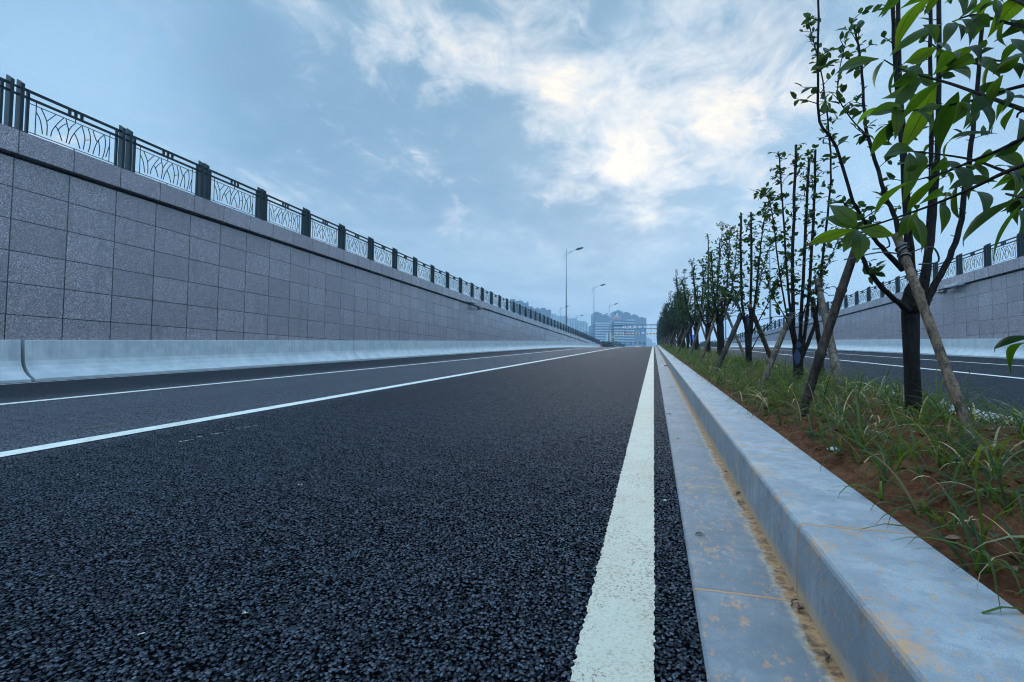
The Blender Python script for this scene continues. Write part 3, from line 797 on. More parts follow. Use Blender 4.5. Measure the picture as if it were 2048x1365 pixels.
bld('apartment_tower', 'lower grey blue tower with a flat raised roof box', 'building', 575, [(1065.5, 1079, 617), (1081.5, 1091, 615.7), (1091.1, 1102, 619.6), (1073.5, 1075, 613.5, 'roof_house', tw, 4), (1098.8, 1100.3, 617.2, 'roof_house', tw, 4), (1079.1, 1081.4, 620)], tw)
tb = M['towerb']
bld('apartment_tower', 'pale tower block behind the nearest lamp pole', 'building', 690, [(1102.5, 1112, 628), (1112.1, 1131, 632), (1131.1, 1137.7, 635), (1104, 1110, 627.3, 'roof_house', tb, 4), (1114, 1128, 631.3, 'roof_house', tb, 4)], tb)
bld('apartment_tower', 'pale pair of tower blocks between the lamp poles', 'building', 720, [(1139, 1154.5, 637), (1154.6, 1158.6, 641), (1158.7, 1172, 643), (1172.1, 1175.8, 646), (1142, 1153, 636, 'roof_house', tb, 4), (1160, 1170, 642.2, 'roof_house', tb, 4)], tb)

# domed hotel: drum, dome, banded wings
d = 420
root, lx, c0, zb = bld('domed_building', 'pale banded building with a red dome behind the gantry', 'building', d, [(1184, 1190, 650.5), (1190.1, 1223, 648.3), (1223.1, 1246, 640.5, 'tower_block', M['hotel'], -4), (1246.1, 1268.5, 641.5)], M['hotel'], 20)
def hzz(y): return at(1230, y, d).z-zb
q = MB(); y = 646
while y < 694:
    for x0, x1, top in ((1190.1, 1223, 648), (1223.1, 1246, 640), (1246.1, 1268.5, 641.5)):
        if y > top: q.bx(lx(x0)+.05, lx(x1)-.1, -4.7 if x0 == 1223.1 else -.5, (-4.0 if x0 == 1223.1 else 0)-.01, hzz(y)-.45, hzz(y)+.45)
    y += 5.2
q.bx(lx(1190), lx(1223), -.8, 3, hzz(648.3), hzz(648.3)+1.0);  q.bx(lx(1254), lx(1268.7), -.6, 8, hzz(641.5), hzz(641.5)+1.0)
q.build('floor_bands', M['white'], root)
q = MB(); cxm = (lx(1224)+lx(1244.5))/2; rr = (lx(1244.5)-lx(1224))/2; z0 = hzz(640.5); z1 = hzz(631.8)
q.lathe([(rr, z0), (rr*.97, z0+(z1-z0)*.25), (rr*.82, z0+(z1-z0)*.62), (rr*.62, z0+(z1-z0)*.9), (rr*.5, z1), (0, z1+.1)], (cxm, 1, 0), 24); q.build('dome', M['dome'], root, True)
q = MB(); z2 = hzz(625.5); q.lathe([(rr*.2, z1-.2), (rr*.2, z1+.5), (rr*.22, z1+(z2-z1)*.4), (rr*.16, z1+(z2-z1)*.8), (.05, z2)], (cxm, 1, 0), 12); q.build('lantern', M['white'], root, True)
root, lx, c0, zb = bld('domed_building', 'small domed roof peeping over the far end of the railing', 'building', 430, [(1165, 1176.5, 665)], M['hotel'], 12)
q = MB(); cxm = (lx(1166)+lx(1175.8))/2; rr = (lx(1175.8)-lx(1166))/2; z0 = at(1171, 665, 430).z-zb; z1 = at(1171, 660.5, 430).z-zb; z2 = at(1171, 656, 430).z-zb
q.lathe([(rr, z0-.05), (rr*.95, z0+.5), (rr*.7, z0+(z1-z0)*.7), (rr*.35, z1), (0, z1+.1)], (cxm, 5, 0), 20); q.build('dome', M['dome'], root, True)
q = MB(); q.lathe([(rr*.2, z1-.2), (rr*.24, z1+.6), (.05, z2)], (cxm, 5, 0), 10); q.build('lantern', M['white'], root, True)

# ------------------------------------------------------------------ leaves and plants
def leaf_add(q, uvs, base, tip, width, nrm, arch=.12, n=3, fold=.25, point=1.4, umax=1.0, twist=0.0, peak=.45):
    base = Vector(base); tip = Vector(tip); ax = tip-base; L = ax.length
    if L < 1e-6: return
    d = ax.normalized(); sd = d.cross(Vector(nrm)); 
    if sd.length < 1e-4: sd = d.orthogonal()
    sd.normalize(); nn = sd.cross(d)
    b0 = len(q.v); vs = []; fs = []
    for i in range(n+1):
        t = i/n
        w = width*.5*(math.sin(pi*min(1, t**(math.log(.5)/math.log(peak))))**(.95 if t < peak else 1.25))*(1 if t < .98 else 0)
        if i in (0,): w = width*.03
        c = base + d*(L*t) + nn*(arch*L*4*t*(1-t))
        a = twist*(t-.4); s2 = sd*math.cos(a)+nn*math.sin(a); n2 = nn*math.cos(a)-sd*math.sin(a)
        vs += [c - s2*w + n2*(fold*w), c, c + s2*w + n2*(fold*w)]
        uvs += [(t*umax, -1), (t*umax, 0), (t*umax, 1)]
    for i in range(n):
        k = i*3
        fs += [(k, k+1, k+4, k+3), (k+1, k+2, k+5, k+4)]
    q.add(vs, fs)


def simple_leaf(q, c, d, nrm, L, w):
    """six sided folded leaf"""
    d = d.normalized(); s = d.cross(nrm)
    if s.length < 1e-4: s = d.orthogonal()
    s.normalize(); n = s.cross(d)
    up = n*(w*.16); droop = n*(-L*.12)
    q.add([c, c+d*(L*.30)-s*(w*.46)+up, c+d*(L*.68)-s*(w*.38)+up*.8+droop*.4, c+d*L+droop, c+d*(L*.68)+s*(w*.38)+up*.8+droop*.4, c+d*(L*.30)+s*(w*.46)+up, c+d*(L*.5)+droop*.15],
          [(0, 6, 1), (1, 6, 2), (2, 6, 3), (3, 6, 4), (4, 6, 5), (5, 6, 0)])


def rv(r=random): return Vector((r.gauss(0, 1), r.gauss(0, 1), r.gauss(0, 1))).normalized()


def spline(pts, k=4):
    pts = [Vector(p) for p in pts]; out = []
    for i in range(len(pts)-1):
        p0 = pts[max(i-1, 0)]; p1 = pts[i]; p2 = pts[i+1]; p3 = pts[min(i+2, len(pts)-1)]
        for j in range(k):
            t = j/k; out.append(.5*((2*p1)+(p2-p0)*t+(2*p0-5*p1+4*p2-p3)*t*t+(-p0+3*p1-3*p2+p3)*t**3))
    out.append(pts[-1]); return out


def stem_with_leaves(qs, ql, pts, r0_, r1_, lstart=.25, dens=22, lsz=(.028, .062), r=random, knob=True, twl=.12, side=None):
    sp = spline(pts, 4); n = len(sp)
    sp = [p + Vector((r.uniform(-1, 1), r.uniform(-1, 1), 0))*r0_*.25 if 0 < i < n-1 else p for i, p in enumerate(sp)]
    rad = [(r0_+(r1_-r0_)*(i/(n-1)))*(1+.4*max(0, 1-6*i/(n-1))) for i in range(n)]
    qs.tube(sp, rad, 7)
    ln = sum((sp[i+1]-sp[i]).length for i in range(n-1)); cnt = int(ln*dens)
    for _ in range(cnt):
        u = lstart+(1-lstart)*r.random()**.85
        f = u*(n-1); i = min(int(f), n-2); p = sp[i].lerp(sp[i+1], f-i); rr = rad[i]
        a = r.random()*2*pi; out = Vector((math.cos(a), math.sin(a), r.uniform(.1, .9))).normalized()
        L = twl*r.uniform(.15, 1)**1.3
        e = p+out*L; qs.tube([p, p.lerp(e, .5)+Vector((0, 0, L*.05)), e], [.0028, .0022, .0012], 4, cap=False)
        for k in range(r.choice((1, 2, 2, 3, 4))):
            b = p.lerp(e, r.uniform(.35, 1)); dd = (out*.6+rv(r)*.9+Vector((0, 0, .15))); s = r.uniform(*lsz)
            simple_leaf(ql, b, dd, Vector((0, 0, 1))+rv(r)*.7, s, s*r.uniform(.5, .72))
    if knob:
        for _ in range(int(ln*9)):
            f = r.random()*(n-1); i = min(int(f), n-2); p = sp[i].lerp(sp[i+1], f-i); a = r.random()*2*pi
            e = p+Vector((math.cos(a), math.sin(a), .6))*(rad[i]+.012); qs.tube([p, e], [.004, .002], 4, cap=False)


TREE_X = 1.33
GT = 'young trees planted along the median'


def build_tree(bpos, label, stems, trunk_r, trunk_h, dens, seed, marks=None, lsz=(.028, .062), leafmat='leaf', twl=.12, lean=(0, 0)):
    """stems: list of (points in world, r0, r1, leaf start, density factor)"""
    r = random.Random(seed)
    root = thing('young_tree', label, 'tree', bpos, 0, GT)
    B = Vector(bpos)
    qs = MB(); ql = MB()
    qs.tube([(0, 0, -.12), (.004, 0, .05), (lean[0]*.4, lean[1]*.4, trunk_h*.45), (lean[0], lean[1], trunk_h*.88), (lean[0], lean[1], trunk_h*1.02), (lean[0], lean[1], trunk_h*1.12), (lean[0], lean[1], trunk_h*1.17)], [trunk_r*1.15, trunk_r*1.03, trunk_r*.95, trunk_r*1.10, trunk_r*1.0, trunk_r*.6, trunk_r*.1], 14)
    for pts, a, c, ls, df in stems:
        stem_with_leaves(qs, ql, [Vector(p)-B for p in pts], a, c, ls, dens*df, lsz, r, True, twl)
    qs.build('trunk', M['bark'], root, True); ql.build('crown', M[leafmat], root)
    if marks:
        q = MB()
        for z0, z1, a0 in marks:
            rows = []
            for i in range(7):
                z = z0+(z1-z0)*i/6; w = .6*math.sin(pi*(i+.6)/7.2)
                rr = trunk_r*(1.02 if z < trunk_h*.5 else 1.06)+.0035
                rows.append([(lean[0]*z/trunk_h+rr*math.cos(a0+w*(k/4-1)), lean[1]*z/trunk_h+rr*math.sin(a0+w*(k/4-1)), z) for k in range(9)])
            q.grid(rows)
        q.build('paint_mark', M['bluepaint'], root, True)
    return root


def base_of(px):      # where column px crosses the tree row at ground level
    y = 800.
    for _ in range(60):
        P = atX(px, y, TREE_X)
        err = P.z-(zr(P.y)+soil_z(TREE_X, 30)); y += err*60
    return P


def pstem(pl, d, tw=0.0, r=random):
    n = len(pl); off = [d+tw*(i/(n-1)) for i in range(n)]
    return [at(x, y, o) for (x, y), o in zip(pl, off)]


b1 = Vector((TREE_X, base_of(1826).y, 0)); b1.z = zr(b1.y)+soil_z(b1.x, 30)
d1 = (b1-CAM).dot(cF)
r1 = 13.8/FPX*d1
th1 = at(1826, 603, d1).z-b1.z
S1 = [([(1826, 625), (1824, 520), (1815, 420), (1805, 250), (1798, 100), (1795, -90)], .0, .018, .009, .35, .25),
      ([(1822, 560), (1812, 470), (1806, 330), (1792, 150), (1786, 20), (1784, -70)], -.12, .013, .008, .3, .25),
      ([(1840, 612), (1858, 510), (1869, 400), (1876, 250), (1880, -80)], .05, .020, .010, .35, .25),
      ([(1836, 600), (1856, 480), (1862, 300), (1860, 100), (1864, -80)], .18, .014, .008, .3, .3),
      ([(1842, 622), (1872, 565), (1905, 500), (1921, 440), (1936, 330), (1948, 240), (1961, 100), (1969, -60)], -.05, .017, .008, .35, .3),
      ([(1818, 622), (1790, 600), (1752, 562), (1727, 522), (1712, 470), (1690, 405)], -.1, .015, .008, .2, .8),
      ([(1806, 540), (1772, 505), (1742, 468), (1722, 430), (1702, 392), (1673, 293), (1640, 243), (1636, 160), (1637, 0), (1639, -70)], -.2, .0115, .0042, .2, .75),
      ([(1812, 530), (1792, 440), (1769, 387), (1745, 300), (1731, 255), (1725, 150), (1716, 90), (1709, 52)], .1, .0125, .0045, .2, .95),
      ([(1738, 275), (1700, 235), (1675, 180), (1690, 90), (1705, 40)], .3, .004, .002, .2, .8)]
stems = [(pstem(p, d1, tw), a, c, ls, df) for p, tw, a, c, ls, df in S1]
build_tree(tuple(b1), 'nearest young tree, thick dark trunk forking into many bare upright stems', stems, r1, th1, 26, 11, None, (.028, .066), 'leaf')

b2 = Vector((TREE_X, base_of(1597).y, 0)); b2.z = zr(b2.y)+soil_z(b2.x, 30); d2 = (b2-CAM).dot(cF)
S2 = [([(1594, 712), (1587, 640), (1586, 540), (1588, 430), (1592, 290)], 0, .019, .012, .3, 1), ([(1600, 712), (1604, 600), (1612, 450), (1618, 316)], .2, .018, .011, .3, .9), ([(1603, 712), (1617, 600), (1627, 450), (1631, 300)], -.1, .017, .010, .3, .9),
      ([(1592, 712), (1578, 600), (1570, 480), (1563, 380), (1558, 308)], .15, .013, .006, .3, .9), ([(1604, 715), (1628, 655), (1638, 590), (1645, 520), (1656, 430), (1662, 337), (1652, 205), (1637, 126), (1617, 40)], -.15, .016, .004, .2, 1.0),
      ([(1588, 690), (1566, 590), (1553, 500), (1545, 430), (1535, 395), (1519, 389)], -.3, .009, .003, .25, 1.3), ([(1600, 690), (1609, 620), (1640, 560), (1668, 500), (1690, 440)], .3, .007, .003, .3, 1.2), ([(1590, 690), (1573, 640), (1545, 590), (1530, 540)], -.3, .006, .003, .3, 1.3)]
build_tree(tuple(b2), 'second young tree, blue paint patch low on its trunk', [(pstem(p, d2, tw), a, c, ls, df) for p, tw, a, c, ls, df in S2], 9.5/FPX*d2, at(1597, 692, d2).z-b2.z, 30, 12, [(.18, .33, 4.3), (.34, .40, 4.5)], (.030, .068))

b3 = Vector((TREE_X, base_of(1497.5).y, 0)); b3.z = zr(b3.y)+soil_z(b3.x, 30); d3 = (b3-CAM).dot(cF)
S3 = [([(1494, 665), (1484, 600), (1482, 520), (1482, 432)], 0, .020, .015, .2, 1), ([(1500, 665), (1502, 560), (1503, 480), (1502, 425)], .2, .020, .014, .2, 1), ([(1502, 665), (1514, 570), (1522, 490), (1532, 415)], -.2, .018, .006, .2, 1.2), ([(1494, 665), (1474, 600), (1460, 540), (1453, 470)], .3, .010, .004, .2, 1.3),
      ([(1503, 668), (1540, 600), (1562, 555), (1572, 510)], -.3, .009, .003, .2, 1.5), ([(1498, 665), (1512, 600), (1528, 530), (1545, 480)], .4, .010, .004, .2, 1.3), ([(1495, 668), (1480, 620), (1462, 600), (1450, 590)], -.3, .007, .003, .2, 1.3), ([(1503, 700), (1520, 670), (1548, 640)], -.1, .008, .004, .4, .7)]
build_tree(tuple(b3), 'third young tree, two blunt cut stems and a blue trunk mark', [(pstem(p, d3, tw), a, c, ls, df) for p, tw, a, c, ls, df in S3], 6.2/FPX*d3, at(1497, 655, d3).z-b3.z, 34, 13, [(.62, .80, 4.3)], (.035, .08))


def rand_tree_stems(r, B, h, ns, spread, th):
    out = []
    for i in range(ns):
        a = 2*pi*(i+r.uniform(-.3, .3))/ns; sp = spread*r.uniform(.4, 1); hh = h*r.uniform(.72, 1)
        p0 = B+Vector((.02*math.cos(a), .02*math.sin(a), th*.93)); k = Vector((math.cos(a), math.sin(a), 0))
        p = [p0, p0+k*sp*.5+Vector((0, 0, (hh-th)*.25)), p0+k*sp*.8+Vector((0, 0, (hh-th)*.6)), p0+k*sp+Vector((0, 0, hh-th))]
        cut = r.random() < .5
        out.append((p, .019, .012 if cut else .004, .12, r.uniform(.9, 1.4)))
    for i in range(4):
        a = r.random()*2*pi; k = Vector((math.cos(a), math.sin(a), 0)); p0 = B+Vector((0, 0, th*r.uniform(.9, 1.1)))
        out.append(([p0, p0+k*.25+Vector((0, 0, .2)), p0+k*.45+Vector((0, 0, .55)), p0+k*.5+Vector((0, 0, 1.0))], .008, .003, .15, 1.4))
    return out


STEP = 2.95
NT_ = 42
protos = []
tys = [b3.y+STEP*(i+1) for i in range(NT_)]
rr_ = random.Random(5)
for v in range(6):
    B = Vector((0, 0, 0)); far = v >= 3
    th = rr_.uniform(.75, .95)
    st = rand_tree_stems(rr_, B, (3.1, 3.5, 2.9, 3.3, 3.6, 3.1)[v], (7, 6, 8, 9, 10, 9)[v], (.42, .5, .45, .6, .65, .7)[v], th)
    tr = build_tree((0, 0, 0), 'x', st, .058, th, 27 if not far else 40, 20+v, None, (.04, .085) if not far else (.05, .11), 'leaf' if not far else 'leaf_far', .16 if not far else .26)
    protos.append(tr)
used = set()
for i, y in enumerate(tys):
    v = (i % 3) if i < 7 else 3+(i*2+i//3) % 3
    tr = protos[v] if v not in used else copy_tree(protos[v]); used.add(v)
    x = TREE_X+random.uniform(-.1, .1)
    tr.location = (x, y, zr(y)+soil_z(XM, 30)); tr.rotation_euler = (0, 0, random.uniform(0, 6.28) if v != 0 or i else 0)
    s = random.uniform(.88, 1.1)*(1.0 if i < 8 else 1.08); tr.scale = (s*1.05, s*1.05, s)
    if i < 9: lab = f'{ORD[i+3]} young tree from the camera in the median row'
    elif y < 128: lab = 'bushy young tree in the crowded distant run of the median row'
    else: lab = 'bushy far tree where the median row fades at the crest'
    tag(tr, lab, 'tree', GT)

# ------------------------------------------------------------------ bamboo props tied to the trees
GS = 'bamboo props holding the median trees'


def stake(label, a, c, ra, rb, mat, seed, tie=.93, loose=True):
    r = random.Random(seed); a = Vector(a); c = Vector(c)
    root = thing('support_stake', label, 'support stake', tuple(a), 0, GS)
    L = (c-a).length; d = (c-a)/L; pts = []; rad = []
    n = int(L/.30); zs = sorted([0, L]+[L*(k+r.uniform(-.12, .12))/n for k in range(1, n)])
    bow = d.orthogonal()*r.uniform(-.012, .012)
    def pt(s): return d*s + bow*math.sin(pi*s/L)
    q = MB()
    for i in range(len(zs)-1):
        s0, s1 = zs[i], zs[i+1]
        for s, m in ((s0, 1.03), (s0+.012, 1.24), (s0+.028, 1.0), ((s0+s1)/2, .965), (s1-.02, 1.0), (s1-.004, 1.12)):
            if 0 <= s <= L: pts.append(pt(s)); rad.append((ra+(rb-ra)*s/L)*(m if 0 < i or s > .03 else 1))
    q.tube(pts, rad, 12); q.build('pole', mat, root, True)
    q = MB(); s = L*tie; cpt = pt(s); rr = (ra+(rb-ra)*tie)*1.12
    o1 = d.orthogonal().normalized(); o2 = d.cross(o1)
    q.tube([cpt+(o1*math.cos(t)+o2*math.sin(t))*rr+d*(.012*math.sin(t*.7)+.006*t-.05) for t in np.linspace(0, 6*pi, 40)], .006, 5)
    if loose:
        e = cpt+Vector((rr, 0, 0)); q.tube(spline([e, e+Vector((.10, .02, .03)), e+Vector((.13, .03, -.04)), e+Vector((.05, .03, -.05))], 4), .004, 4)
        e = cpt-Vector((rr, 0, 0)); q.tube(spline([e, e+Vector((-.08, 0, .01)), e+Vector((-.22, .02, -.015))], 4), .004, 4)
    q.build('tie_strap', M['strap'], root)
    return root


def soilp(px, py):
    P = None; y = py
    r = ray(px, py); t = 1.
    for _ in range(60):
        P = CAM+r*t; z0 = (soil_z(min(max(P.x, .65), 1.9), 30)); t = (H-z0)/(G*r.y-r.z)
    return CAM+r*t


A = soilp(1967, 905); T = at(1793, 470, d1-.22); T.z += .0; stake('pale bamboo prop leaning in front of the nearest tree trunk', A-Vector((0, 0, .08)), T, 9.8/FPX*(A-CAM).dot(cF), 8.2/FPX*(T-CAM).dot(cF), M['bamboo'], 1, .90)
A = soilp(1602, 838); T = at(1722, 468, d1+.1); stake('dark bamboo prop slanting from the kerb towards the nearest tree', A-(T-A)*.03, T, 9.0/FPX*(A-CAM).dot(cF), 7.8/FPX*(T-CAM).dot(cF), M['bamboo2'], 2, .97)
A = soilp(1683, 785); T = at(1634, 560, d2-.05); stake('grey bamboo prop on the roadway side of the second tree', A-(T-A)*.03, T, 7.6/FPX*d2, 5.4/FPX*d2, M['bamboo3'], 3, .9)
A = soilp(1523, 777); T = at(1584, 628, d2-.05); stake('weathered bamboo prop on the kerb side of the second tree', A-(T-A)*.03, T, 5.8/FPX*d2, 4.9/FPX*d2, M['bamboo3'], 4, .95)
A = soilp(1646, 757); T = at(1625, 600, d2+.3); stake('thin dark bamboo prop behind the second tree', A-(T-A)*.03, T, 5.6/FPX*d2, 5.0/FPX*d2, M['bamboo2'], 5, .9)
A = soilp(1431, 745); T = at(1484, 627, d3); stake('dark bamboo prop on the kerb side of the third tree', A-(T-A)*.03, T, 5.0/FPX*d3, 4.5/FPX*d3, M['bamboo2'], 6, .95)
A = soilp(1551, 740); T = at(1499, 612, d3-.05); stake('pale bamboo prop on the roadway side of the third tree', A-(T-A)*.03, T, 5.2/FPX*d3, 4.2/FPX*d3, M['bamboo'], 7, .93)
pst = [stake('x', (0, 0, 0), (.0, .0, 1.7), .036, .030, M[m], 30+i, .93, False) for i, m in enumerate(('bamboo', 'bamboo3', 'bamboo2'))]
usedp = set()
for i, y in enumerate(tys[:30]):
    z = zr(y)+.2
    for j, (dx, dy) in enumerate(((-.60, -.15), (.50, -.25), (.12, .65))):
        if i > 14 and j == 2: continue
        v = (i+j) % 3
        s = pst[v] if v not in usedp else copy_tree(pst[v]); usedp.add(v)
        dx *= random.uniform(.75, 1.1); dy += random.uniform(-.2, .2)
        a = Vector((TREE_X+dx, y+dy, z-.05)); c = Vector((TREE_X+dx*.08, y+dy*.08, z+random.uniform(1.2, 1.5)))
        s.location = a; s.rotation_mode = 'QUATERNION'; s.rotation_quaternion = (c-a).to_track_quat('Z', 'Y'); k = (c-a).length/1.7; s.scale = (k, k, k)
        sd = ('kerb side', 'roadway side', 'far side')[j]
        lab = f'bamboo prop on the {sd} of the {ORD[i+3]} tree' if i < 6 else 'small bamboo prop among the crowded distant median trees'
        tag(s, lab, 'support stake', GS)

# ------------------------------------------------------------------ broad leaved tree whose branches hang into the picture
q = MB(); ql = MB(); uvs = []
fb = Vector((1.42, .95, zr(.95)+.25))
ft = thing('broadleaf_tree', 'tree with long glossy drooping leaves whose branches hang in from the side', 'tree', tuple(fb))
def dep(x): return 1.42-(x-1650)/410*.52
def fpt(x, y, dd=0.0): return at(x, y, dep(x)+dd)-fb
BR = [([(2070, 228), (1967, 191), (1899, 167), (1847, 153), (1800, 138), (1768, 120)], .0), ([(2075, 135), (1953, 127), (1901, 113), (1872, 95), (1858, 84)], .12), ([(2070, 166), (2000, 184), (1930, 205), (1831, 221), (1782, 219)], .05),
      ([(2075, 262), (2000, 300), (1947, 321), (1890, 345), (1836, 360)], -.05), ([(2075, 365), (2010, 343), (1945, 320), (1870, 308), (1795, 300)], .08), ([(2080, 318), (2006, 347), (1935, 381), (1847, 417), (1740, 453), (1714, 457)], -.08),
      ([(2080, 60), (2010, 45), (1950, 30), (1905, 44)], .02), ([(2080, 400), (2055, 395), (2030, 392), (2012, 388)], -.2), ([(2085, 650), (2060, 675)], -.1), ([(2080, 95), (2040, 112), (2000, 122), (1985, 118)], .1), ([(2075, 20), (1990, -15), (1900, -25), (1868, -12)], .0), ([(2075, 215), (2040, 225), (2034, 236)], .1)]
hub = Vector((1.42, .95, 0))
for pl, dd in BR:
    pts = [fpt(x, y, dd) for x, y in pl]
    e = pts[0]; zz = e.z
    o_ = pts[0]-pts[1]; o_ = o_.normalized()*.12; lead = [Vector((0, 0, max(.7, zz-.35))), Vector((e.x*.45, e.y*.4, zz-.10)), e+o_]
    sp = spline(lead+pts, 4); n = len(sp)
    q.tube(sp, [.0075-.0060*(i/(n-1))**.6 for i in range(n)], 7)
q.tube([(0, 0, -.3), (0, 0, .4), (.01, 0, .9), (0, .01, 1.6), (.02, .02, 2.3)], [.06, .055, .05, .036, .02], 14)
q.build('trunk', M['bark'], ft, True)
LV = [(1758, 118, 1668, 152, 28), (1768, 122, 1754, 182, 33), (1868, -12, 1790, 108, 36), (1885, 48, 1778, 114, 27), (1795, -10, 1755, 36, 22), (1872, 94, 1821, 130, 19), (1905, 46, 1885, 97, 23), (1907, 46, 1921, 84, 19), (1866, 150, 1952, 90, 30), (1948, 122, 1880, 150, 28), (1848, 152, 1796, 150, 27),
      (1905, 140, 1938, 168, 34), (1985, 118, 1978, 192, 28), (1842, 155, 1782, 228, 27), (1882, 165, 1802, 245, 30), (1872, 172, 1798, 312, 40), (1846, 160, 1762, 198, 26), (1916, 184, 1880, 306, 46), (1781, 218, 1710, 256, 23), (1802, 234, 1740, 314, 31), (1792, 232, 1777, 288, 24), (1832, 222, 1856, 278, 27), (1882, 214, 1836, 224, 19),
      (1936, 202, 1929, 262, 26), (1950, 204, 1973, 276, 29), (2006, 150, 1984, 216, 27), (1992, 182, 2001, 229, 23), (2052, 198, 1992, 243, 23), (2034, 236, 2026, 306, 25), (2058, -12, 1974, 78, 42), (1990, 60, 1935, 32, 20), (1935, 33, 1998, 30, 20), (2050, 50, 1985, 86, 25), (2050, 82, 2000, 132, 27), (2018, 40, 2050, 74, 22), (1905, -14, 2008, 6, 30), (1926, 32, 1888, 8, 24),
      (1818, 306, 1803, 410, 34), (1834, 360, 1747, 436, 24), (1888, 346, 1814, 428, 27), (1882, 384, 1834, 412, 19), (1890, 322, 1857, 348, 24), (1893, 322, 1918, 354, 22), (1888, 342, 1900, 372, 25), (1890, 324, 1998, 268, 19), (1926, 358, 1922, 441, 31), (1900, 384, 1896, 430, 28), (1930, 384, 1966, 438, 36), (1928, 364, 1996, 364, 19), (1812, 342, 1838, 330, 14),
      (1714, 452, 1656, 410, 33), (1712, 455, 1646, 436, 26), (1712, 458, 1612, 492, 27), (1712, 460, 1686, 506, 27), (1715, 462, 1715, 526, 34), (1718, 454, 1792, 472, 31), (1833, 428, 1856, 502, 34), (1826, 432, 1842, 508, 24), (1836, 420, 1815, 470, 20),
      (2058, 332, 1998, 364, 30), (2040, 396, 1928, 496, 30), (2046, 406, 1988, 532, 38), (2048, 385, 1982, 380, 40), (2056, 372, 2036, 452, 36), (2040, 420, 2034, 474, 30), (2062, 674, 1990, 706, 21), (2062, 690, 2022, 752, 22), (2055, 430, 2062, 520, 34),
      (1955, 128, 1990, 96, 24), (1962, 126, 1925, 102, 20), (2010, 128, 2040, 160, 26), (1870, 90, 1845, 50, 22), (1902, 112, 1868, 118, 22), (1965, 190, 1998, 160, 24), (2030, 214, 2010, 262, 26), (1990, -10, 1960, 40, 30), (1940, -18, 1915, 40, 28), (2020, -8, 2052, 40, 34), (2050, 110, 2020, 78, 26), (1930, 204, 1905, 250, 28), (1968, 192, 1940, 236, 26)]
lr = random.Random(3)
for pl, dd in BR:
    if len(pl) < 4: continue
    for _ in range(5):
        f = lr.uniform(.2, len(pl)-1.01); i = int(f); (xa, ya), (xb, yb) = pl[i], pl[i+1]
        x = xa+(xb-xa)*(f-i); y = ya+(yb-ya)*(f-i)
        if x > 2090 or y > 470 or x < 1760: continue
        a = lr.uniform(.15*pi, .95*pi); L = lr.uniform(45, 85); LV.append((x, y, x+L*math.cos(a), y+L*math.sin(a)*.9, lr.uniform(20, 32)))
for (x0, y0, x1, y1, w) in LV:
    dd = lr.uniform(-.06, .1)
    p0 = fpt(x0, y0, dd); p1 = fpt(x1, y1, dd+lr.uniform(-.05, .06))
    dm = dep((x0+x1)/2)
    view = -(cF).normalized(); ax = (p1-p0).normalized()
    nrm = (view + cR*lr.uniform(-.5, .5) + cU*lr.uniform(-.3, .5))
    um = 1.85 if (x1 == 1612 or (x0 == 1826 and y0 == 432)) else 1.0
    # make sure the arch bends upward in the picture
    sd = ax.cross(nrm); nn = sd.cross(ax)
    leaf_add(ql, uvs, p0, p1, w/FPX*dm*.92, nrm, lr.uniform(.10, .24)*(1 if nn.z > 0 else -1), 9, lr.uniform(.1, .5), 1.4, um, lr.uniform(-.9, .9), lr.uniform(.42, .55))
ql.build('crown', M['leaf_big'], ft, True, uv=uvs)

# ------------------------------------------------------------------ grass and litter in the bed
def blades(cl, nb, hmin, hmax, wd, seg, seed, mats=1):
    r = random.Random(seed); q = MB()
    for (x, y) in cl:
        z = zr(y)+soil_z(x, y)-.01
        base = r.uniform(.75, 1.15)
        for _ in range(r.randint(nb[0], nb[1])):
            a = r.random()*2*pi; L = r.uniform(hmin, hmax)*base; lean = r.uniform(.5, 1.9); k = Vector((math.cos(a), math.sin(a), 0)); sd = Vector((-k.y, k.x, 0))
            sd = (sd+Vector((0, 0, r.uniform(-.5, .5)))).normalized()
            p = Vector((x+r.gauss(0, .014), y+r.gauss(0, .014), z)); rows = []
            ang = r.uniform(.1, .8); w = wd*r.uniform(.7, 1.2)
            q.cm = 1 if (mats > 1 and r.random() < .13) else 0
            for i in range(seg+1):
                t = i/seg; ww = w*(1-t**2.2)*.5+.0002
                rows.append([p-sd*ww, p+sd*ww])
                ang += lean*1.7/seg*(.5+t); st = L/seg
                p = p+(k*math.sin(ang)+Vector((0, 0, math.cos(ang))))*st
                gz = zr(p.y)+soil_z(min(max(p.x, .63), 1.92), 30)-.055
                if p.z < gz: p.z = gz
            q.grid(rows)
    return q


gr = random.Random(9); cl = []
y = .4
while y < 22:
    den = 74 if y < 4 else 85 if y < 9 else 90
    for _ in range(int(den*.1)+ (1 if gr.random() < (den*.1) % 1 else 0)):
        cl.append((gr.uniform(.665, 1.92) if y < 9 else gr.uniform(.70, 1.9), y+gr.uniform(0, .1)))
    y += .1
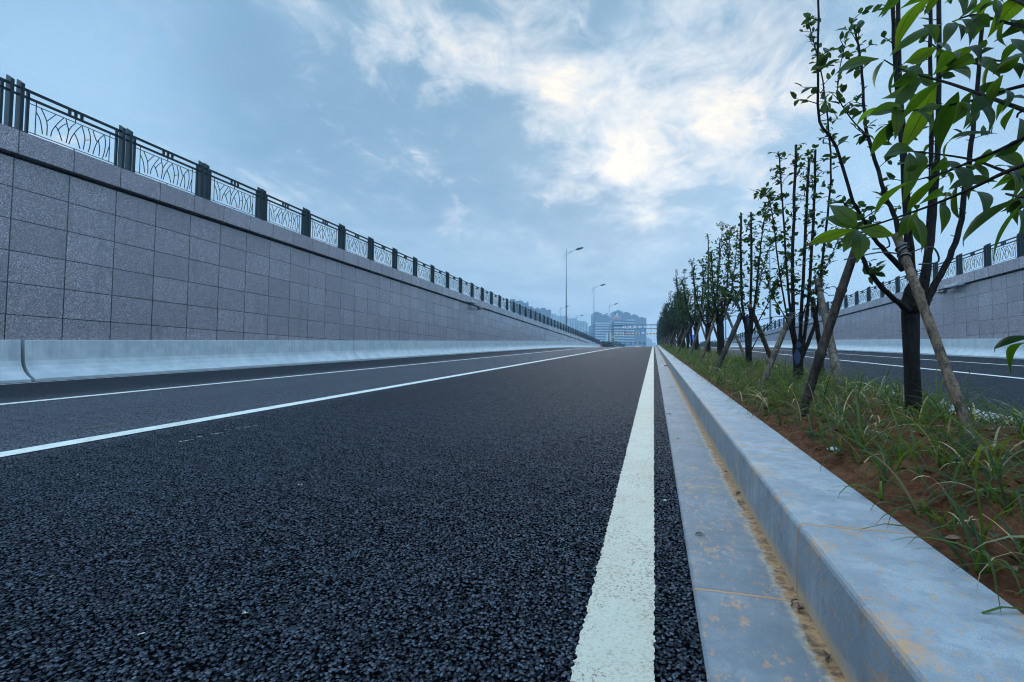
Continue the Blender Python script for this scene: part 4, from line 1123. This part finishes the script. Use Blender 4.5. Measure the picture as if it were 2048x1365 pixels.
# tufts leaning over the kerb and tall tufts the photograph shows near the trunk
g1 = blades(cl, (7, 15), .12, .36, .0072, 7, 1, 2)
tall = [(1.72, 4.55), (1.66, 4.75), (1.78, 4.35), (1.82, 3.1), (1.86, 2.95), (1.60, 3.5), (.93, 4.6), (.88, 5.3), (1.75, 5.9), (1.8, 2.5), (1.72, 3.75)]
g2 = blades(tall, (10, 16), .26, .40, .008, 7, 2, 2)
b0 = len(g1.v); g1.v += g2.v; g1.f += [tuple(i+b0 for i in f) for f in g2.f]; g1.mi += g2.mi
tag(g1.build('grass', [M['grass'], M['straw']], smooth=True), 'narrow bladed green grass on the red soil near the camera', 'grass', kind='stuff')
cl = [(gr.uniform(.68, 1.9), gr.uniform(22, 55)) for _ in range(2100)] + [(gr.uniform(.66, 1.9), gr.uniform(55, 150)) for _ in range(1900)]
g3 = blades(cl, (5, 8), .16, .36, .014, 3, 3, 2)
tag(g3.build('grass', [M['grass'], M['straw']], smooth=True), 'dense green grass strip farther along the median', 'grass', kind='stuff')

# dry litter on the soil
lt = random.Random(77); q = MB()
for _ in range(900):
    y = .6+10*lt.random()**1.6; x = lt.uniform(.66, 1.9); z = zr(y)+soil_z(x, y)+.006; L = lt.uniform(.012, .045)
    a = lt.random()*2*pi; d_ = Vector((math.cos(a), math.sin(a), lt.uniform(-.1, .25))); q.cm = lt.choice((0, 0, 1, 2))
    if lt.random() < .45:
        q.tube([(x, y, z), Vector((x, y, z))+d_*L*1.2, Vector((x, y, z+.004))+d_*L*2.2], [.0012, .001, .0005], 4, cap=False)
        q.mi[-8:] = [q.cm]*8
    else: simple_leaf(q, Vector((x, y, z)), d_, Vector((0, 0, 1))+rv(lt)*.5, L, L*.5)
for _ in range(420):
    y = .6+9*lt.random()**1.5; x = lt.uniform(.65, 1.9); z = zr(y)+soil_z(x, y); rr = lt.uniform(.006, .022); q.cm = 3
    vs = [Vector((x, y, z))+Vector((v[0], v[1], v[2]*.7))*rr*lt.uniform(.75, 1.25) for v in ((1, 0, 0), (0, 1, 0), (-1, 0, 0), (0, -1, 0), (0, 0, 1), (0, 0, -1), (.7, .7, .5), (-.7, -.7, .5))]
    q.add(vs, [(0, 6, 4), (6, 1, 4), (1, 2, 4), (2, 7, 4), (7, 3, 4), (3, 0, 4), (0, 1, 6), (2, 3, 7), (0, 3, 5), (3, 2, 5), (2, 1, 5), (1, 0, 5)])
tag(q.build('leaf_litter', [M['dead'], M['twig'], M['straw'], M['soil']]), 'dry leaf scraps, straw and clods scattered on the red soil', 'litter', kind='stuff')

# leaves, twigs and stones lying about
def ground_z(X, t):
    if X < .1: return zr(t)+zx(X)+.001
    if X < .362: return zr(t)+.0075
    return zr(t)+.1905


def dead_leaf(label, X, t, L, rz, mat='dead', curl=.3, name='fallen_leaf', group='fallen leaves in the gutter'):
    q = MB(); u = []; leaf_add(q, u, (-L/2, 0, 0), (L/2, 0, 0), L*.45, (0, 0, 1), .12, 6, curl, twist=.5)
    mz = min(v[2] for v in q.v); o = q.build(name, M[mat], None, True); o.location = (X, t, ground_z(X, t)-mz+.001); o.rotation_euler = (0, math.atan(0), rz); o.rotation_euler[0] = math.atan(G)
    return tag(o, label, 'leaf', group)


def rp(px, py, dz=0.0):
    r = ray(px, py); t = 1.
    for _ in range(40):
        P = CAM+r*t; t = (H-dz-zx(P.x))/(G*r.y-r.z)
    return CAM+r*t


P = rp(1400, 1075); dead_leaf('curled dry leaf in the middle of the nearest gutter stones', P.x, P.y, .035, .3, 'twig', .5)
P = rp(1331, 735); dead_leaf('pale crumpled leaf beside the kerb in the distance', P.x, P.y, .22, .2, 'litter', .6)
P = rp(1338, 831); dead_leaf('dark leaf at the asphalt edge of the gutter', P.x, P.y, .06, .1, 'twig', .3)
P = rp(1342, 777); dead_leaf('small dark leaf midway along the gutter', P.x, P.y, .07, .2, 'twig', .3)
P = rp(1356, 880); dead_leaf('tiny dark leaf flat on a gutter stone', P.x, P.y, .03, .9, 'twig', .3)
P = rp(1324, 724); dead_leaf('greenish leaf far down the gutter', P.x, P.y, .12, .4, 'leaf', .3)
tr_ = random.Random(21)
tlabels = ['curled twig nearest the camera against the kerb foot', 'brown bark scrap wedged in the gutter mud', 'forked twig lying along the kerb foot', 'short twig beside a gutter joint', 'dark crumb of bark in the mud strip', 'thin twig on the mud strip']
for i, (px, py) in enumerate(((1672, 1328), (1590, 1215), (1484, 992), (1478, 1010), (1612, 1228), (1455, 948))):
    P = rp(px, py); q = MB(); L = tr_.uniform(.04, .07)
    pts = [(tr_.uniform(-.008, .008), L*(k/4-.5), .004+tr_.uniform(0, .004)) for k in range(5)]
    q.tube(pts, [.0008, .0016, .0018, .0013, .0006] if i % 2 else [.0012, .0026, .003, .002, .001], 6)
    if i == 2: q.tube([pts[2], (pts[2][0]+.016, pts[2][1]+.01, .008)], [.004, .002], 5)
    o = q.build('twig', M['twig'], None, True); o.location = (min(P.x, .345), P.y, ground_z(.3, P.y)); o.rotation_euler = (math.atan(G), 0, tr_.uniform(-.9, .9)); tag(o, tlabels[i], 'twig', 'twigs in the gutter')
for i, (px, py, X) in enumerate(((1667, 891, None), (1330, 1003, 0))):
    P = rp(px, py, .22 if X is None else 0); q = MB()
    bm = bmesh.new(); bmesh.ops.create_icosphere(bm, subdivisions=2, radius=.5)
    for v in bm.verts: v.co *= 1+.25*mn.noise(v.co*2.2+Vector((i*5, 0, 0)))
    me = bpy.data.meshes.new('pebble'); bm.to_mesh(me); bm.free(); me.materials.append(M['pebble'])
    o = bpy.data.objects.new('pebble', me); COL.objects.link(o); o.scale = (.05, .035, .022) if X is None else (.014, .012, .009)
    z = (zr(P.y)+soil_z(P.x, P.y)+.004) if X is None else ground_z(P.x, P.y)+.003
    o.location = (P.x, P.y, z); tag(o, ['flat grey stone on the soil among grass tufts', 'small white stone on the asphalt beside the edge line'][i], 'stone')

# ------------------------------------------------------------------ hedges and saplings at the far end
def bush(name, label, c, size, n, mat, cat='hedge', ls=.25, seed=0):
    r = random.Random(seed); root = thing(name, label, cat, c); q = MB()
    for _ in range(n):
        x, y, z = r.uniform(-.5, .5), r.uniform(-.5, .5), r.random()**.8
        top = .75+.25*mn.noise(Vector((x*size[0]*.6, y*size[1]*.3, seed)))+.12*mn.noise(Vector((x*size[0]*2, 0, seed)))
        p = Vector((x*size[0], y*size[1], z*size[2]*top)); s = ls*r.uniform(.5, 1.2)
        simple_leaf(q, p, rv(r), rv(r), s, s*.55)
    q.build('foliage', mat, root)
    q = MB()
    for _ in range(14):
        x, y = r.uniform(-.45, .45)*size[0], r.uniform(-.45, .45)*size[1]; q.tube([(x, y, -.5), (x+r.uniform(-.2, .2), y, size[2]*.7)], [.04, .015], 5)
    q.build('stem', M['bark2'], root)
    return root


A = at(1203, 690, 128); Bb = at(1228, 690, 150)
bush('hedge', 'dark clipped hedge continuing from the end of the open wall', ((A.x+Bb.x)/2, 138, zr(138)-.5), (2.6, 13, 2.7), 6000, M['hedge'], 'hedge', .35, 1)
A = at(1425, 683, 118)
bush('hedge', 'brown green hedge behind the far side trees', (A.x, A.y+8, zr(A.y)-.3), (4, 18, 2.4), 4000, M['hedge'], 'hedge', .35, 2)
for i, (px, py, dd) in enumerate(((1232, 683, 158), (1240, 685, 172), (1246, 687, 186))):
    A = at(px, py, dd); h = A.z-zr(A.y)+.2
    root = thing('sapling', ['sapling standing nearest the gantry column', 'middle sapling of the three beyond the gantry', 'farthest small sapling beyond the gantry'][i], 'tree', (A.x, A.y, zr(A.y)-.1), 0, 'saplings beyond the gantry')
    q = MB(); q.tube([(0, 0, 0), (.05, 0, h*.5), (0, .05, h*.95)], [.07, .05, .02], 6); q.build('trunk', M['bark2'], root)
    q = MB(); r = random.Random(i)
    for _ in range(420):
        v = rv(r)*r.random()**.5; p = Vector((v.x*.9, v.y*.9, h*.68+v.z*h*.34)); s = r.uniform(.15, .32); simple_leaf(q, p, rv(r), rv(r), s, s*.55)
    q.build('crown', M['leaf_far'], root)

# ------------------------------------------------------------------ haze
q = MB(); q.bx(-1450, 1450, -195, 1450, -5, 112)
kz = NT('haze_air'); vol = kz.n('VolumePrincipled', {'Color': (.54, .79, 1.0, 1), 'Density': .00085, 'Anisotropy': .25})
kz.t.links.new(vol.outputs[0], kz.out.inputs['Volume'])
hz = q.build('haze', kz.m); tag(hz, kind='stuff'); hz['label'] = 'thin blue haze over the whole street'

# ------------------------------------------------------------------ sky, sun
SUN = ray(1275, 300).normalized()
elev = math.asin(SUN.z); az = math.atan2(SUN.x, SUN.y)
w = bpy.data.worlds.new('World'); scene.world = w; w.use_nodes = True
k = NT.__new__(NT); k.t = w.node_tree; k.t.nodes.clear(); k.out = k.t.nodes.new('ShaderNodeOutputWorld')
dirv = k.n('VectorMath', {0: k.n('TexCoord').outputs['Generated']}, operation='NORMALIZE').outputs[0]
dx = k.xyz(dirv)
den = k.math('ADD', k.math('MAXIMUM', dx[2], 0.0), .16)
pv = k.n('CombineXYZ', {0: k.math('DIVIDE', dx[0], den), 1: k.math('DIVIDE', dx[1], den), 2: 0.0}).outputs[0]


def blob(px, py, rad, wgt):
    c = ray(px, py).normalized()
    dt = k.n('VectorMath', {0: dirv, 1: tuple(c)}, operation='DOT_PRODUCT').outputs['Value']
    e = k.math('EXPONENT', k.math('MULTIPLY', k.math('ADD', dt, -1.0), 2.0/rad**2))
    return k.math('MULTIPLY', e, wgt)


def addall(l):
    s = l[0]
    for v in l[1:]: s = k.math('ADD', s, v)
    return s


n1 = k.noise(pv, 1.15, 9, .58, .35); n2 = k.noise(k.mapv(pv, (1, .8, 1), (5, 2, 0)), 3.2, 12, .64, .6); n3 = k.noise(k.mapv(pv, (1, .7, 1), (1, 7, 0)), .55, 5, .5, .2)
n4 = k.noise(k.mapv(pv, (1, .8, 1), (2, 3, 0)), 8.0, 10, .66, .8)
Gl = addall([blob(1290, 320, .075, .50), blob(1235, 335, .03, .40), blob(1420, 300, .12, .42), blob(1105, 190, .05, .62), blob(1190, 250, .10, .34), blob(1530, 200, .075, .52), blob(1480, 120, .13, .34), blob(1330, 210, .22, .34), blob(1040, 50, .11, .46), blob(880, 60, .17, .32), blob(1290, 428, .028, .55), blob(780, 130, .09, .22), blob(640, 20, .10, .22), blob(900, 450, .04, .42), blob(1130, 365, .04, .35)])
dk = addall([blob(1130, 420, .10, .40), blob(960, 330, .13, .34), blob(1580, 60, .09, .42), blob(1180, 60, .04, .16), blob(1380, 60, .09, .26), blob(700, 260, .16, .36), blob(480, 130, .09, .25), blob(860, 420, .12, .25), blob(1570, 330, .08, .20)])
cl_ = k.math('MULTIPLY', k.math('ADD', addall([k.math('MULTIPLY', n2, .50), k.math('MULTIPLY', n1, .22), k.math('MULTIPLY', n4, .28)]), -.5), 3.4)
cl_ = k.math('MULTIPLY', cl_, k.math('ADD', .25, k.math('MULTIPLY', k.sstep(dx[2], .08, .34), .75)))
soft = k.math('MULTIPLY', k.math('ADD', k.math('ADD', k.math('MULTIPLY', n3, .5), k.math('MULTIPLY', n1, .5)), -.5), 3.0)
base = k.mix(k.sstep(k.math('ADD', soft, k.math('MULTIPLY', cl_, .85)), -.46, .46), (.235, .385, .515), (.50, .66, .785))
tl = addall([blob(40, -60, .26, .75)]); base = k.mix(k.math('MINIMUM', tl, 1.0), base, (.16, .355, .585))
lb = addall([blob(150, 190, .18, .75), blob(1760, 400, .24, .95)]); base = k.mix(k.math('MINIMUM', lb, 1.0), base, (.46, .69, .90))
base = k.mix(k.math('MINIMUM', k.math('MULTIPLY', dk, 1.5), .85), base, (.21, .355, .50))
score = k.math('ADD', k.math('MULTIPLY', cl_, 1.5), k.math('ADD', k.math('MULTIPLY', k.math('MINIMUM', Gl, .8), 1.05), -.34))
lit = k.sstep(score, -.22, .62)
c1 = k.mix(k.math('MULTIPLY', lit, .85), base, (.80, .82, .82))
hot = k.sstep(k.math('ADD', k.math('MULTIPLY', cl_, 1.15), k.math('MULTIPLY', Gl, .62)), .40, 1.08)
c1 = k.mix(hot, c1, (1.2, 1.05, .83))
fw = k.n('VectorMath', {0: dirv, 1: tuple(cF)}, operation='DOT_PRODUCT').outputs['Value']
c1 = k.mix(k.math('MAXIMUM', k.sstep(dx[2], .64, .85), k.sstep(fw, .55, .3)), c1, (.345, .555, .79))
# overcast dome, brightened overhead and outside the view as added fill light
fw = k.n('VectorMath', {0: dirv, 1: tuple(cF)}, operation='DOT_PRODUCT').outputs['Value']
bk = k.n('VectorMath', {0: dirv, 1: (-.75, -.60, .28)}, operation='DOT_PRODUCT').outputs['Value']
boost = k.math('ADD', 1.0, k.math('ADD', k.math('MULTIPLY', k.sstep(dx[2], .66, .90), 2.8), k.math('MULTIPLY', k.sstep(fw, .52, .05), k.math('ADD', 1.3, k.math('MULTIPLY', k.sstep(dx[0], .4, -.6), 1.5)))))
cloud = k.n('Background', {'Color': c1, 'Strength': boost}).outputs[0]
sky = k.n('TexSky', sky_type='NISHITA', sun_disc=False, sun_elevation=elev, sun_rotation=az)
skb = k.n('Background', {'Color': sky.outputs[0], 'Strength': .05}).outputs[0]
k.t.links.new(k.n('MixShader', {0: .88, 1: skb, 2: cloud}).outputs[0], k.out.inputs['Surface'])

sl = bpy.data.lights.new('sun', 'SUN'); sl.energy = .5; sl.angle = math.radians(24); sl.color = (1, .985, .96)
so = bpy.data.objects.new('sun', sl); COL.objects.link(so); so.rotation_mode = 'QUATERNION'; so.rotation_quaternion = SUN.to_track_quat('Z', 'Y'); so.location = (0, 20, 60)

scene.view_settings.view_transform = 'Standard'; scene.view_settings.look = 'None'; scene.view_settings.gamma = 1; scene.view_settings.exposure = .15
scene.cycles.volume_bounces = 0; scene.cycles.max_bounces = 6; scene.cycles.use_denoising = True; scene.cycles.adaptive_threshold = .015; scene.cycles.filter_width = 1.1
